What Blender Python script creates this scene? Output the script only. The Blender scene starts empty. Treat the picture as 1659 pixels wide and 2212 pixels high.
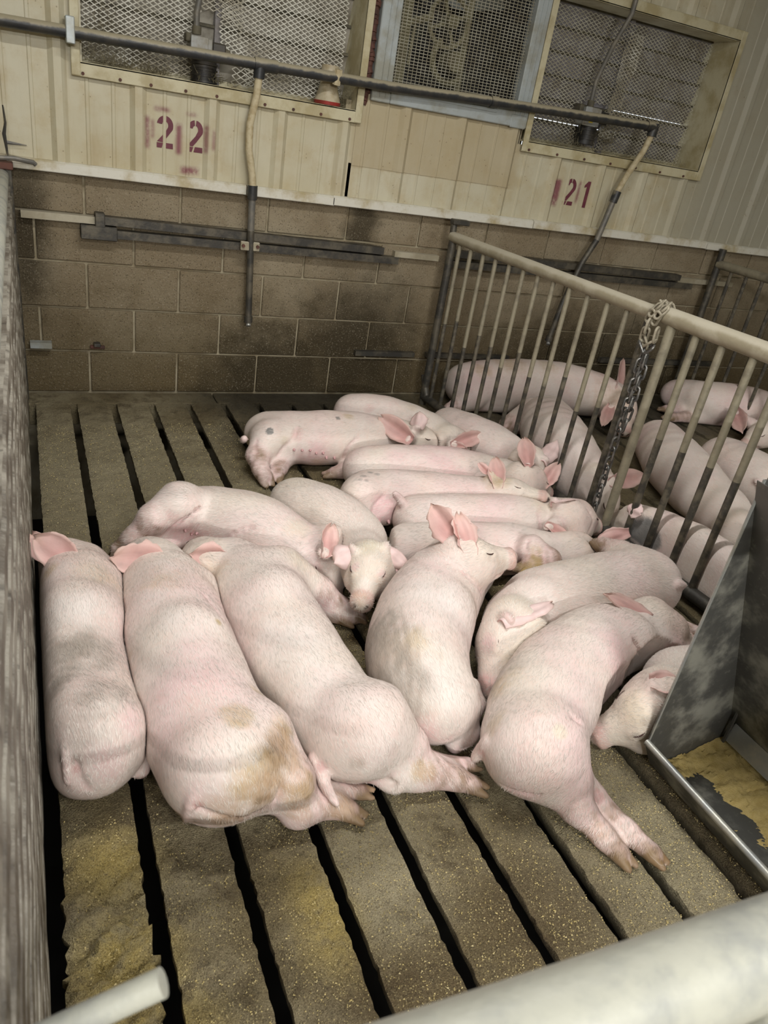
import bpy, bmesh, math, random
from mathutils import Matrix, Vector
import numpy as np
scene = bpy.context.scene
# ---------------------------------------------------------------- camera
cam = bpy.data.cameras.new('camera'); cam_ob = bpy.data.objects.new('camera', cam); scene.collection.objects.link(cam_ob)
cam.sensor_fit = 'VERTICAL'; cam.sensor_height = 24.0; cam.lens = 17.2419; cam.clip_start = .02
cam_ob.matrix_world = Matrix([[0.907426, 0.063142, -0.41544, 0.422029], [-0.391076, 0.488616, -0.779945, -3.636047], [0.153744, 0.870211, 0.468076, 1.387356]] + [[0, 0, 0, 1]])
cam.dof.use_dof = True; cam.dof.focus_distance = 2.4; cam.dof.aperture_fstop = 5.7
scene.camera = cam_ob
# ---------------------------------------------------------------- daylight outside, tube lamps under the ceiling, exposure
scene.view_settings.view_transform = 'Standard'; scene.view_settings.look = 'None'; scene.view_settings.gamma = 1.0
scene.view_settings.use_curve_mapping = False; scene.view_settings.exposure = 0.33
world = bpy.data.worlds.new('daylight'); scene.world = world; world.use_nodes = True
world.node_tree.nodes['Background'].inputs[0].default_value = (.9, .95, 1, 1); world.node_tree.nodes['Background'].inputs[1].default_value = 1.2
def tube_lamp(loc, power, size=(1.2, .12), rot=(0, 0, 0), col=(1., .985, .965)):
    l = bpy.data.lights.new('tube_lamp', 'AREA'); l.shape = 'RECTANGLE'; l.size, l.size_y = size; l.energy = power; l.color = col
    o = bpy.data.objects.new('tube_lamp', l); o.location = loc; o.rotation_euler = rot; scene.collection.objects.link(o)
LAMPS = [((1.2, -2.0, 2.62), 30), ((1.1, -4.9, 2.62), 58), ((3.7, -2.4, 2.62), 8), ((-.9, -5.0, 2.62), 34), ((3.4, -5.2, 2.62), 26)]
for loc, pw in LAMPS: tube_lamp(loc, pw)
tube_lamp((.15, -8.6, 2.40), 120, (1.2, .05), (math.radians(68), 0, 0))
scene.cycles.max_bounces = 4; scene.cycles.diffuse_bounces = 3; scene.cycles.glossy_bounces = 2; scene.cycles.transmission_bounces = 1; scene.cycles.caustics_reflective = False

# ---------------------------------------------------------------- helpers
COL = scene.collection
rnd = random.Random(7)
def link(o, parent=None):
    COL.objects.link(o)
    if parent is not None: o.parent = parent
    return o
def mesh_ob(name, verts, faces, mat, parent=None, smooth=False, **props):
    me = bpy.data.meshes.new(name); me.from_pydata([tuple(map(float, v)) for v in verts], [], [tuple(map(int, f)) for f in faces]); me.update()
    if smooth: me.polygons.foreach_set('use_smooth', [True] * len(me.polygons))
    if mat is not None: me.materials.append(mat)
    o = bpy.data.objects.new(name, me); link(o, parent)
    for k, v in props.items(): o[k] = v
    return o
def share(name, me, parent=None, loc=(0, 0, 0), rot=(0, 0, 0), scale=(1, 1, 1)):
    o = bpy.data.objects.new(name, me); o.location = loc; o.rotation_euler = rot; o.scale = scale; return link(o, parent)
def empty(name, loc=(0, 0, 0), **props):
    o = bpy.data.objects.new(name, None); o.location = loc; o.empty_display_size = .1; link(o)
    for k, v in props.items(): o[k] = v
    return o
class Geo:
    def __init__(s): s.v = []; s.f = []
    def add(s, v, f):
        n = len(s.v); s.v += [tuple(x) for x in v]; s.f += [tuple(i + n for i in q) for q in f]; return s
    def box(s, lo, hi, c=0.):
        """box with chamfered edges"""
        if c <= 0:
            x0, y0, z0 = lo; x1, y1, z1 = hi
            return s.add([(x0, y0, z0), (x1, y0, z0), (x1, y1, z0), (x0, y1, z0), (x0, y0, z1), (x1, y0, z1), (x1, y1, z1), (x0, y1, z1)],
                         [(0, 3, 2, 1), (4, 5, 6, 7), (0, 1, 5, 4), (1, 2, 6, 5), (2, 3, 7, 6), (3, 0, 4, 7)])
        bm = bmesh.new(); bmesh.ops.create_cube(bm, size=1)
        for v in bm.verts: v.co = Vector([lo[i] + (v.co[i] + .5) * (hi[i] - lo[i]) for i in range(3)])
        bmesh.ops.bevel(bm, geom=list(bm.edges), offset=c, segments=1, affect='EDGES', profile=.5)
        bm.verts.index_update(); s.add([v.co[:] for v in bm.verts], [[v.index for v in q.verts] for q in bm.faces]); bm.free(); return s
    def tube(s, pts, r, n=12, caps=True, bulge=None):
        P = [Vector(p) for p in pts]; rs = r if isinstance(r, (list, tuple)) else [r] * len(P); rings = []; up = None
        for i, p in enumerate(P):
            t = (P[min(i + 1, len(P) - 1)] - P[max(i - 1, 0)]).normalized()
            if up is None: up = Vector((0, 0, 1)) if abs(t.z) < .9 else Vector((1, 0, 0))
            a = t.cross(up).normalized(); up = a.cross(t).normalized()
            rings.append([p + (a * math.cos(2 * math.pi * k / n) + up * math.sin(2 * math.pi * k / n)) * rs[i] for k in range(n)])
        v = [q for R in rings for q in R]; m = len(P)
        f = [(i * n + k, i * n + (k + 1) % n, (i + 1) * n + (k + 1) % n, (i + 1) * n + k) for i in range(m - 1) for k in range(n)]
        if caps: f += [tuple(range(n))[::-1], tuple((m - 1) * n + k for k in range(n))]
        return s.add([q[:] for q in v], f)
    def lathe(s, prof, c=(0, 0, 0), n=20):
        v = []; m = len(prof)
        for r, z in prof: v += [(c[0] + r * math.cos(2 * math.pi * k / n), c[1] + r * math.sin(2 * math.pi * k / n), c[2] + z) for k in range(n)]
        f = [(i * n + k, i * n + (k + 1) % n, (i + 1) * n + (k + 1) % n, (i + 1) * n + k) for i in range(m - 1) for k in range(n)]
        return s.add(v, f)
    def prism(s, poly, a, b, axis):
        """extrude a 2-D outline between a and b along axis (0 x, 1 y, 2 z)"""
        n = len(poly); put = lambda p, t: (t, p[0], p[1]) if axis == 0 else (p[0], t, p[1]) if axis == 1 else (p[0], p[1], t)
        f = [(k, (k + 1) % n, n + (k + 1) % n, n + k) for k in range(n)] + [tuple(range(n))[::-1], tuple(range(n, 2 * n))]
        return s.add([put(p, a) for p in poly] + [put(p, b) for p in poly], f)
    def ob(s, name, mat, parent=None, smooth=False, **props):
        o = mesh_ob(name, s.v, s.f, mat, parent, smooth, **props)
        bm = bmesh.new(); bm.from_mesh(o.data); bmesh.ops.recalc_face_normals(bm, faces=list(bm.faces)); bm.to_mesh(o.data); bm.free()
        if smooth: o.data.set_sharp_from_angle(angle=math.radians(40))
        return o
# ---------------------------------------------------------------- node materials
class Mat:
    def __init__(s, name):
        s.m = bpy.data.materials.new(name); s.m.use_nodes = True; s.t = s.m.node_tree; s.bsdf = s.t.nodes['Principled BSDF']; s.tc = None
    def n(s, kind, **kw):
        q = s.t.nodes.new('ShaderNode' + kind)
        for k, v in kw.items(): setattr(q, k, v)
        return q
    def set(s, sock, v):
        if hasattr(v, 'is_output') or isinstance(v, bpy.types.NodeSocket): s.t.links.new(v, sock)
        elif isinstance(v, (tuple, list)): sock.default_value = (*v, 1.)[:len(sock.default_value)] if len(v) == 3 and len(sock.default_value) == 4 else v
        else: sock.default_value = v
    def co(s):
        if s.tc is None: s.tc = s.n('TexCoord').outputs['Object']
        return s.tc
    def world(s):
        return s.n('NewGeometry').outputs['Position']
    def scale(s, vec, k):
        q = s.n('VectorMath', operation='MULTIPLY'); s.set(q.inputs[0], vec); q.inputs[1].default_value = k if isinstance(k, tuple) else (k, k, k); return q.outputs[0]
    def noise(s, vec, sc, det=3., rough=.55, dist=0.):
        q = s.n('TexNoise'); s.set(q.inputs['Vector'], vec); q.inputs['Scale'].default_value = sc; q.inputs['Detail'].default_value = det; q.inputs['Roughness'].default_value = rough; q.inputs['Distortion'].default_value = dist
        return q.outputs['Fac']
    def voro(s, vec, sc, feature='F1', out='Distance'):
        q = s.n('TexVoronoi', feature=feature); s.set(q.inputs['Vector'], vec); q.inputs['Scale'].default_value = sc; return q.outputs[out]
    def ramp(s, fac, lo, hi, a=0., b=1.):
        q = s.n('MapRange', interpolation_type='SMOOTHSTEP'); s.set(q.inputs['Value'], fac)
        for i, v in zip((1, 2, 3, 4), (lo, hi, a, b)): q.inputs[i].default_value = v
        return q.outputs[0]
    def math(s, op, a, b=0., c=0.):
        q = s.n('Math', operation=op); s.set(q.inputs[0], a); s.set(q.inputs[1], b)
        if op == 'MULTIPLY_ADD': s.set(q.inputs[2], c)
        return q.outputs[0]
    def mix(s, fac, a, b, mode='MIX'):
        q = s.n('Mix', data_type='RGBA', blend_type=mode); s.set(q.inputs[0], fac); s.set(q.inputs[6], a); s.set(q.inputs[7], b); return q.outputs[2]
    def axis(s, vec, i):
        q = s.n('SeparateXYZ'); s.set(q.inputs[0], vec); return q.outputs[i]
    def bump(s, h, strength=.5, dist=.01, prev=None):
        q = s.n('Bump'); s.set(q.inputs['Height'], h); q.inputs['Strength'].default_value = strength; q.inputs['Distance'].default_value = dist
        if prev is not None: s.set(q.inputs['Normal'], prev)
        return q.outputs[0]
    def spot(s, vec, c, r, soft=.5, nz=None, amt=.4):
        """soft-edged ellipsoidal mask about c with radii r, its rim broken up by a noise"""
        q = s.n('VectorMath', operation='SUBTRACT'); s.set(q.inputs[0], vec); q.inputs[1].default_value = c
        d = s.n('VectorMath', operation='DIVIDE'); s.set(d.inputs[0], q.outputs[0]); d.inputs[1].default_value = r
        l = s.n('VectorMath', operation='LENGTH'); s.set(l.inputs[0], d.outputs[0]); v = l.outputs['Value']
        if nz is not None: v = s.math('ADD', v, s.math('MULTIPLY', s.math('SUBTRACT', nz, .5), amt * 2))
        return s.ramp(v, 1. - soft, 1. + soft * .5, 1., 0.)
    def done(s, col, rough=.6, metal=0., normal=None, spec=None):
        s.set(s.bsdf.inputs['Base Color'], col); s.set(s.bsdf.inputs['Roughness'], rough); s.bsdf.inputs['Metallic'].default_value = metal
        if normal is not None: s.set(s.bsdf.inputs['Normal'], normal)
        if spec is not None: s.bsdf.inputs['Specular IOR Level'].default_value = spec
        return s.m
def mx(m, masks, start=0.):
    f = start
    for q in masks: f = m.math('MAXIMUM', f, q)
    return f
def mat_concrete():
    m = Mat('slat_concrete'); w = m.co()
    n1, n2, n3, n4 = m.noise(w, 3.2, 5.), m.noise(w, 14., 6., .65), m.noise(w, 90., 5., .7), m.noise(w, 1.3, 2.)
    c = m.mix(m.ramp(n1, .38, .64), (.215, .168, .082), (.37, .315, .19)); c = m.mix(m.ramp(n2, .45, .75), c, (.115, .082, .038)); 
    pale = mx(m, [m.spot(w, (1.62, -2.75, 0), (.30, .75, .3), .6, n2), m.spot(w, (1.0, -2.75, 0), (.14, .22, .3), .6, n2, .6), m.spot(w, (.65, -.9, 0), (.55, .7, .3), .6, n2, .4)])
    c = m.mix(m.math('MULTIPLY', pale, .62), c, m.mix(n3, (.40, .345, .20), (.54, .48, .33)))
    crust = mx(m, [m.spot(w, (.50, -2.83, 0), (.11, .12, .3), .5, n2, .9), m.spot(w, (.52, -3.0, 0), (.13, .14, .3), .5, n2, .9), m.spot(w, (.87, -2.85, 0), (.07, .14, .3), .6, n2, .9), m.spot(w, (.50, -2.62, 0), (.1, .1, .3), .7, n2, .9)])
    c = m.mix(m.math('MULTIPLY', crust, m.ramp(n2, .25, .6)), c, (.47, .36, .115))
    brown = mx(m, [m.spot(w, (1.30, -2.98, 0), (.2, .16, .3), .7, n2, .7), m.spot(w, (.95, -3.05, 0), (.2, .12, .3), .7, n2, .7), m.spot(w, (1.82, -2.95, 0), (.05, .3, .3), .5, n2)])  # last spot paints the shade under the trough lip; the others are stains
    c = m.mix(m.math('MULTIPLY', brown, .55), c, (.10, .062, .022))
    wet = mx(m, [m.spot(w, (1.75, -.1, 0), (.68, .42, .3), .5, n2, .5), m.spot(w, (1.5, -.55, 0), (.35, .3, .3), .6, n2, .6), m.spot(w, (3.6, -.2, 0), (1.2, .6, .3), .5, n2, .5)])
    c = m.mix(m.math('MULTIPLY', wet, .86), c, (.024, .020, .013))
    n5 = m.noise(w, 330., 2., .7); c = m.mix(m.ramp(n5, .30, .52, .75, 0.), c, m.mix(1., c, (.34, .30, .24), 'MULTIPLY')); c = m.mix(m.ramp(n5, .55, .74, 0., .5), c, (.56, .49, .28))
    # feed grains: small pale flecks, denser toward the trough and the aisle
    v = m.voro(w, 300.); vc = m.n('TexVoronoi'); m.set(vc.inputs['Vector'], w); vc.inputs['Scale'].default_value = 300.
    pick = m.math('GREATER_THAN', m.axis(vc.outputs['Color'], 0), .74); fleck = m.math('MULTIPLY', m.ramp(v, .10, .34, 1., 0.), pick)
    dens = m.math('MULTIPLY', m.ramp(m.axis(w, 1), -2.2, -1.2, 1., .25), m.ramp(n1, .3, .6))
    c = m.mix(m.math('MULTIPLY', fleck, m.math('MULTIPLY', dens, .95)), c, (.62, .52, .24))
    dk = m.math('GREATER_THAN', m.axis(vc.outputs['Color'], 1), .80); c = m.mix(m.math('MULTIPLY', m.math('MULTIPLY', m.ramp(v, .1, .4, 1., 0.), dk), .65), c, (.035, .026, .012))
    c = m.mix(m.math('MULTIPLY', m.ramp(n3, .52, .70), .5), c, (.05, .036, .016))
    rough = m.math('SUBTRACT', m.ramp(n2, .3, .7, .55, .85), m.math('MULTIPLY', wet, .25))
    h = m.math('ADD', m.math('MULTIPLY', n2, .55), m.math('ADD', m.math('MULTIPLY', n3, .5), m.math('MULTIPLY', n5, .4))); h = m.math('ADD', h, m.math('MULTIPLY', fleck, .35))
    return m.done(c, rough, normal=m.bump(h, 1., .02), spec=.5)
def mat_block():
    m = Mat('block_face'); w = m.world()
    n1, n2, n3 = m.noise(w, 2.2, 4.), m.noise(w, 9., 5., .6), m.noise(w, 75., 4., .7); z = m.axis(w, 2); x = m.axis(w, 0)
    c = m.mix(m.ramp(n1, .35, .68), (.225, .178, .112), (.315, .265, .18)); c = m.mix(m.ramp(n2, .5, .8), c, (.19, .145, .085))
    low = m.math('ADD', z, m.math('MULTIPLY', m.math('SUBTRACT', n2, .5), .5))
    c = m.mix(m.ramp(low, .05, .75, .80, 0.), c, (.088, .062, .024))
    wet = mx(m, [m.spot(w, (1.55, 0, .02), (.42, .3, .42), .6, n2, .5), m.spot(w, (2.0, 0, .25), (.4, .3, .45), .7, n2, .5), m.spot(w, (3.7, 0, .1), (.9, .3, .5), .7, n2, .5), m.spot(w, (1.95, 0, .9), (.1, .3, .2), .7, n2, .8), m.spot(w, (.42, 0, .75), (.1, .3, .4), .8, n2, .5)])
    c = m.mix(m.math('MULTIPLY', wet, .82), c, (.030, .022, .010))
    pits = m.ramp(m.voro(w, 120.), .05, .30); pit = m.math('MAXIMUM', pits, m.ramp(n3, .40, .56, 0., 1.)); c = m.mix(pit, m.mix(.75, c, (.03, .022, .012)), c); n6 = m.noise(w, 150., 2., .7); c = m.mix(m.ramp(n6, .56, .72, 0., .45), c, (.42, .37, .27))
    return m.done(c, .85, normal=m.bump(m.math('ADD', m.math('MULTIPLY', pit, .6), n3), .7, .008), spec=.25)
def mat_plain(name, base, other, sc=8., rough=.6, metal=0., bump=.3, lo=.4, hi=.65, dust=None, det=5.):
    m = Mat(name); w = m.world(); n = m.noise(w, sc, det, .62); n2 = m.noise(w, sc * 7, 4., .65)
    c = m.mix(m.ramp(n, lo, hi), base, other); c = m.mix(m.math('MULTIPLY', m.ramp(n2, .55, .8), .5), c, other)
    if dust is not None:
        nz = m.axis(m.n('NewGeometry').outputs['Normal'], 2)
        c = m.mix(m.math('MULTIPLY', m.ramp(m.math('ADD', nz, m.math('MULTIPLY', m.math('SUBTRACT', n, .5), .9)), dust[1], dust[1] + .45), dust[2]), c, dust[0])
    return m.done(c, rough, metal, m.bump(m.math('ADD', n, m.math('MULTIPLY', n2, .5)), bump, .004))
def mat_siding():
    m = Mat('painted_siding'); w = m.world()
    n1, n2, n3 = m.noise(w, 1.6, 4., .6), m.noise(w, 8., 6., .65), m.noise(w, 70., 3., .6)
    st = m.noise(m.scale(w, (5., 5., .7)), 2.4, 5., .6)
    z = m.axis(w, 2); x = m.axis(w, 0)
    c = m.mix(m.ramp(n1, .35, .65), (.50, .455, .315), (.56, .525, .395)); c = m.mix(m.math('MULTIPLY', m.ramp(n2, .42, .72), .55), c, (.43, .345, .19))
    c = m.mix(m.math('MULTIPLY', m.ramp(st, .5, .75), .5), c, (.36, .28, .15))
    mid = m.math('MULTIPLY', m.math('MULTIPLY', m.ramp(x, 1.8, 1.86), m.ramp(x, 2.74, 2.80, 1., 0.)), m.ramp(m.math('ADD', z, m.math('MULTIPLY', n2, .03)), 1.165, 1.175)); c = m.mix(m.math('MULTIPLY', mid, .65), c, (.41, .335, .205))
    right_falloff = m.ramp(x, 3.6, 4.2); c = m.mix(m.math('MULTIPLY', right_falloff, .75), c, (.32, .305, .245))  # greyer right end: lamp falloff painted into the siding colour
    fl = m.math('MULTIPLY', m.ramp(m.voro(w, 42.), .06, .16, 1., 0.), m.ramp(n2, .5, .62)); c = m.mix(m.math('MULTIPLY', fl, .7), c, (.13, .09, .045))
    # overspray left round the stencil plates
    def soft_box(x0, x1, z0, z1, e=.012):
        a = m.math('MULTIPLY', m.ramp(x, x0 - e, x0 + e), m.ramp(x, x1 - e, x1 + e, 1., 0.)); b = m.math('MULTIPLY', m.ramp(z, z0 - e, z0 + e), m.ramp(z, z1 - e, z1 + e, 1., 0.)); return m.math('MULTIPLY', a, b)
    sp = [soft_box(*q) for q in SPRAY]; f = mx(m, sp); f = m.math('MULTIPLY', f, m.ramp(m.math('ADD', m.math('MULTIPLY', n2, .7), m.math('MULTIPLY', n3, .35)), .36, .58, .2, 1.))
    c = m.mix(m.math('MULTIPLY', f, .85), c, (.19, .035, .065))
    return m.done(c, .5, normal=m.bump(m.math('ADD', n2, m.math('MULTIPLY', n3, .25)), .25, .006), spec=.35)
SPRAY = [(.900, .918, 1.115, 1.235), (.925, .936, 1.155, 1.225), (1.028, 1.052, 1.105, 1.225), (.938, 1.0, 1.262, 1.276), (1.07, 1.115, 1.262, 1.272), (1.148, 1.162, 1.125, 1.235), (1.182, 1.192, 1.14, 1.22), (1.05, 1.13, 1.03, 1.06),
         (3.02, 3.072, 1.10, 1.235), (3.19, 3.205, 1.13, 1.24)]
def mat_panel():
    m = Mat('ribbed_panel'); w = m.world(); u = m.scale(w, (1., 3., 2.)); n1 = m.noise(u, 3.2, 5., .6); n2 = m.noise(u, 12., 6., .7); n3 = m.noise(w, 60., 4., .7)
    c = m.mix(m.ramp(n1, .40, .60), (.30, .275, .225), (.12, .10, .075)); c = m.mix(m.math('MULTIPLY', m.ramp(n2, .52, .72), .8), c, (.05, .042, .032)); c = m.mix(m.math('MULTIPLY', m.ramp(n3, .58, .75), .6), c, (.36, .34, .29))
    return m.done(c, .55, normal=m.bump(m.math('ADD', n2, n3), .6, .006))
MAT = dict(
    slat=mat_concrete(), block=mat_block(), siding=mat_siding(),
    mortar=mat_plain('mortar', (.38, .33, .225), (.23, .185, .11), 6., .9),
    pit=mat_plain('pit', (.006, .005, .004), (.012, .010, .006), 3., .7),
    trim=mat_plain('white_trim', (.66, .64, .55), (.43, .36, .21), 7., .5, lo=.45, hi=.7),
    cream=mat_plain('cream_flange', (.55, .505, .34), (.40, .34, .19), 9., .5),
    panel=mat_panel(),
    steel=mat_plain('dark_steel', (.055, .052, .045), (.13, .115, .085), 14., .5, .35, bump=.4),
    rail=mat_plain('gate_rail', (.33, .29, .20), (.43, .39, .29), 10., .5, .1, dust=((.52, .48, .38), .15, .7)),
    bar=mat_plain('gate_bar', (.30, .27, .19), (.15, .13, .095), 16., .5, .15, bump=.4, lo=.40, hi=.8),
    barlow=mat_plain('gate_bar_low', (.06, .055, .045), (.16, .14, .10), 22., .5, .2, bump=.4),
    pvc=mat_plain('black_pipe', (.022, .024, .026), (.045, .042, .036), 18., .45, dust=((.36, .32, .22), .05, .95)),
    hose=mat_plain('tan_hose', (.52, .45, .29), (.40, .32, .18), 40., .6), greypipe=mat_plain('grey_pipe', (.14, .135, .12), (.22, .20, .16), 16., .5, .2),
    galv=mat_plain('galvanised_frame', (.42, .46, .46), (.33, .33, .28), 9., .45, .25), dustywire=mat_plain('dusty_wire', (.44, .42, .33), (.30, .27, .19), 20., .7),
    wire=mat_plain('bright_wire', (.70, .69, .60), (.34, .305, .22), 5., .6, .0, lo=.38, hi=.6), louver=mat_plain('louver_slat', (.27, .255, .26), (.17, .15, .125), 7., .6, .2),
    louver_tan=mat_plain('louver_tan', (.36, .335, .28), (.16, .14, .10), 7., .6), 
    motor=mat_plain('black_motor', (.018, .017, .016), (.06, .052, .04), 14., .5), dustmotor=mat_plain('dusty_motor', (.07, .062, .042), (.13, .115, .075), 14., .8),
    box=mat_plain('grey_box', (.36, .37, .36), (.24, .22, .17), 12., .5, .1), label=mat_plain('yellow_label', (.75, .58, .05), (.6, .45, .05), 20., .5),
    fan=mat_plain('dusty_fan', (.24, .22, .13), (.15, .13, .075), 10., .8), blade=mat_plain('fan_blade', (.13, .13, .10), (.08, .078, .06), 4., .6),
    jar=mat_plain('cloudy_plastic', (.50, .44, .31), (.38, .31, .19), 16., .5), red=mat_plain('red_rim', (.35, .03, .025), (.22, .03, .02), 18., .5),
    chain=mat_plain('chain_steel', (.12, .12, .115), (.26, .25, .23), 30., .38, .7), chaindust=mat_plain('chain_dusty', (.40, .36, .27), (.24, .21, .15), 30., .7),
    sheet=mat_plain('feeder_sheet', (.085, .084, .076), (.30, .295, .25), 7., .45, .25, bump=.3, lo=.46, hi=.66, det=11.), lip=mat_plain('feeder_lip', (.34, .35, .34), (.45, .44, .38), 14., .4, .5),
    meal=mat_plain('feed_meal', (.56, .43, .17), (.47, .35, .12), 60., .95, bump=.9), white=mat_plain('white_rail', (.41, .41, .345), (.26, .268, .25), 16., .5, .05, lo=.42, hi=.70, det=7.),
    maroon=mat_plain('maroon_paint', (.12, .022, .038), (.15, .035, .05), 30., .6), rust=mat_plain('rusty_iron', (.12, .05, .035), (.06, .03, .022), 20., .8),
    crumb=mat_plain('feed_crumb', (.60, .48, .20), (.68, .58, .32), 90., .9), web=mat_plain('dust_fluff', (.26, .23, .15), (.20, .175, .11), 20., 1.),
    ceiling=mat_plain('ceiling_sheet', (.55, .54, .48), (.48, .46, .38), 2., .6), plain=mat_plain('side_wall_sheet', (.42, .39, .29), (.34, .31, .21), 2., .6))
# ---------------------------------------------------------------- floor: concrete slats over a pit
floor = empty('floor', kind='structure', label='slatted concrete pen floor caked with feed and manure')
G0, PITCH, GAP = .3748, .1752, .031
rs = np.random.RandomState(3)
def slat(x0, x1, y0, y1, ny, seed, crust=0.):
    q = np.random.RandomState(seed); xs = np.linspace(0, 1, 9); ys = np.linspace(y0, y1, ny); top = []
    ph = q.rand(12) * 6.28
    for j, y in enumerate(ys):
        el = .0005 * (.8 * math.sin(11 * y + ph[0]) + 1.6 * q.randn()); er = .0005 * (.8 * math.sin(9 * y + ph[3]) + 1.6 * q.randn())
        near = 1. + crust * max(0., min(1., (-2.55 - y) * 4))
        for i, u in enumerate(xs):
            e = min(u, 1 - u); z = -.006 * max(0, 1 - e * 9) + .0016 * near * (math.sin(40 * y + 5 * u + ph[6]) + math.sin(97 * y - 11 * u + ph[7]) + q.randn() * .7)
            x = x0 + u * (x1 - x0) + (el * near * (1 - u) + er * near * u); top.append((x, y, z - .002))
    n = len(xs); v = list(top); f = [(j * n + i, j * n + i + 1, (j + 1) * n + i + 1, (j + 1) * n + i) for j in range(ny - 1) for i in range(n - 1)]
    b = len(v)
    for j, y in enumerate(ys): v += [(top[j * n][0] - .001, y, -.022), (x0 + .052, y, -.11), (x1 - .052, y, -.11), (top[j * n + n - 1][0] + .001, y, -.022)]
    for j in range(ny - 1):
        k = b + 4 * j; f += [(j * n, k, k + 4, (j + 1) * n), (k, k + 1, k + 5, k + 4), (k + 1, k + 2, k + 6, k + 5), (k + 2, k + 3, k + 7, k + 6), (k + 3, j * n + n - 1, (j + 1) * n + n - 1, k + 7)]
    for j in (0, ny - 1): f.append(tuple(j * n + i for i in range(n)) + tuple(b + 4 * j + i for i in (3, 2, 1, 0)))
    return v, f
for k in range(0, 31):
    a = G0 + PITCH * k + GAP; ny = 330 if k < 9 else 150
    v, f = slat(a, a + PITCH - GAP, -4.3, -.14, ny, k, 5. if k == 0 else .6 if k < 3 else .2); o = mesh_ob('slat', v, f, MAT['slat'], floor, True); 
    o.data.set_sharp_from_angle(angle=math.radians(55))
for i, (a, b) in enumerate([(G0, 1.235), (1.241, 2.46), (2.466, 3.7), (3.706, 5.85)]):
    g = Geo().box((a, -.139, -.11), (b, .0, -.003), .004); g.ob('end_slab', MAT['slat'], floor)
Geo().box((-3, -9, -.75), (6.5, .1, -.7)).ob('pit_floor', MAT['pit'], floor)
Geo().box((-3.2, -9, -.11), (.33, .1, -.004)).ob('aisle_slab', MAT['slat'], floor); Geo().box((.33, -9, -.11), (6.5, -4.32, -.004)).ob('aisle_slab', MAT['slat'], floor)
# ---------------------------------------------------------------- back wall: block courses, trim, metal siding
BL = .4064; CH = .2032; X0 = .6514
wall = Geo().box((-3, .012, -.7), (6.5, .16, .985)).ob('wall_back', MAT['mortar'], None, kind='structure', label='stained concrete block wall behind the pens')
bm_cache = {}
def block_mesh(w, h):
    key = (round(w, 3), round(h, 3))
    if key not in bm_cache:
        g = Geo().box((0, 0, 0), (w, .06, h), .0035); o = g.ob('block', MAT['block'], wall); bm_cache[key] = o.data; COL.objects.unlink(o); bpy.data.objects.remove(o)
    return bm_cache[key]
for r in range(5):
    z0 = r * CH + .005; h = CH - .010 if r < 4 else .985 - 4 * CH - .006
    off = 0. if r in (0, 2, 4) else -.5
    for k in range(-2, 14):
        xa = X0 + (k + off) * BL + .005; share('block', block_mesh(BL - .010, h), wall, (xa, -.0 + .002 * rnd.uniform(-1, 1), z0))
RIB0, RIBP = .568, .3048
def profile(x0, x1):
    pts = [(x0, 0.)]
    k = math.floor((x0 - RIB0) / RIBP) - 1
    while RIB0 + k * RIBP < x1 + .1:
        c = RIB0 + k * RIBP
        for dx, dy in ((-.034, 0), (-.014, -.018), (.014, -.018), (.034, 0), (.098, 0), (.102, -.0035), (.112, -.0035), (.116, 0), (.198, 0), (.202, -.0035), (.212, -.0035), (.216, 0)):
            if x0 + .001 < c + dx < x1 - .001: pts.append((c + dx, dy))
        k += 1
    pts.append((x1, 0.)); return pts
upper = empty('wall_back_upper', kind='structure', label='cream painted ribbed metal siding above the block wall')
def siding(x0, x1, z0, z1, y=-.02):
    p = profile(x0, x1); n = len(p); v = [(x, y + d, z) for z in (z0, z1) for x, d in p]; f = [(i, i + 1, n + i + 1, n + i) for i in range(n - 1)]
    v += [(x, y + d + .0012, z) for z in (z0, z1) for x, d in p]; f += [(2 * n + i + 1, 2 * n + i, 3 * n + i, 3 * n + i + 1) for i in range(n - 1)]
    f += [(i + 1, i, 2 * n + i, 2 * n + i + 1) for i in range(n - 1)] + [(n + i, n + i + 1, 3 * n + i + 1, 3 * n + i) for i in range(n - 1)] + [(0, n, 3 * n, 2 * n), (2 * n - 1, n - 1, 3 * n - 1, 4 * n - 1)]
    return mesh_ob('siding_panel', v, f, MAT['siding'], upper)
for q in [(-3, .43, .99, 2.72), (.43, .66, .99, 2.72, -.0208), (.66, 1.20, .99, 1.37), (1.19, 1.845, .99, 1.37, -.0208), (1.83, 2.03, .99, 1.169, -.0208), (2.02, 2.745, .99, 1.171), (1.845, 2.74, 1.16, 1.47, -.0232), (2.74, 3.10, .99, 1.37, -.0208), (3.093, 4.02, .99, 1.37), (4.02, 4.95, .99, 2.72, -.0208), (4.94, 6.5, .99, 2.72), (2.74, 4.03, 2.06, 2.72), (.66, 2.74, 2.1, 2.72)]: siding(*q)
Geo().box((-3, .13, .985), (.62, .16, 2.72)).box((4.08, .13, .985), (6.5, .16, 2.72)).box((.62, .13, .985), (4.08, .16, 1.36)).box((.62, .13, 2.08), (4.08, .16, 2.72)).box((2.752, -.015, 1.30), (2.758, .2, 2.72)).box((2.70, .02, 1.3), (2.79, .13, 1.44)).box((1.86, .0, 1.3), (1.893, .2, 2.72)).box((1.80, .02, 1.3), (2.76, .13, 1.43)).ob('sheathing', MAT['mortar'], upper)
tr = empty('trim_1', kind='structure', label='pale flashing strip where siding meets block')
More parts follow.
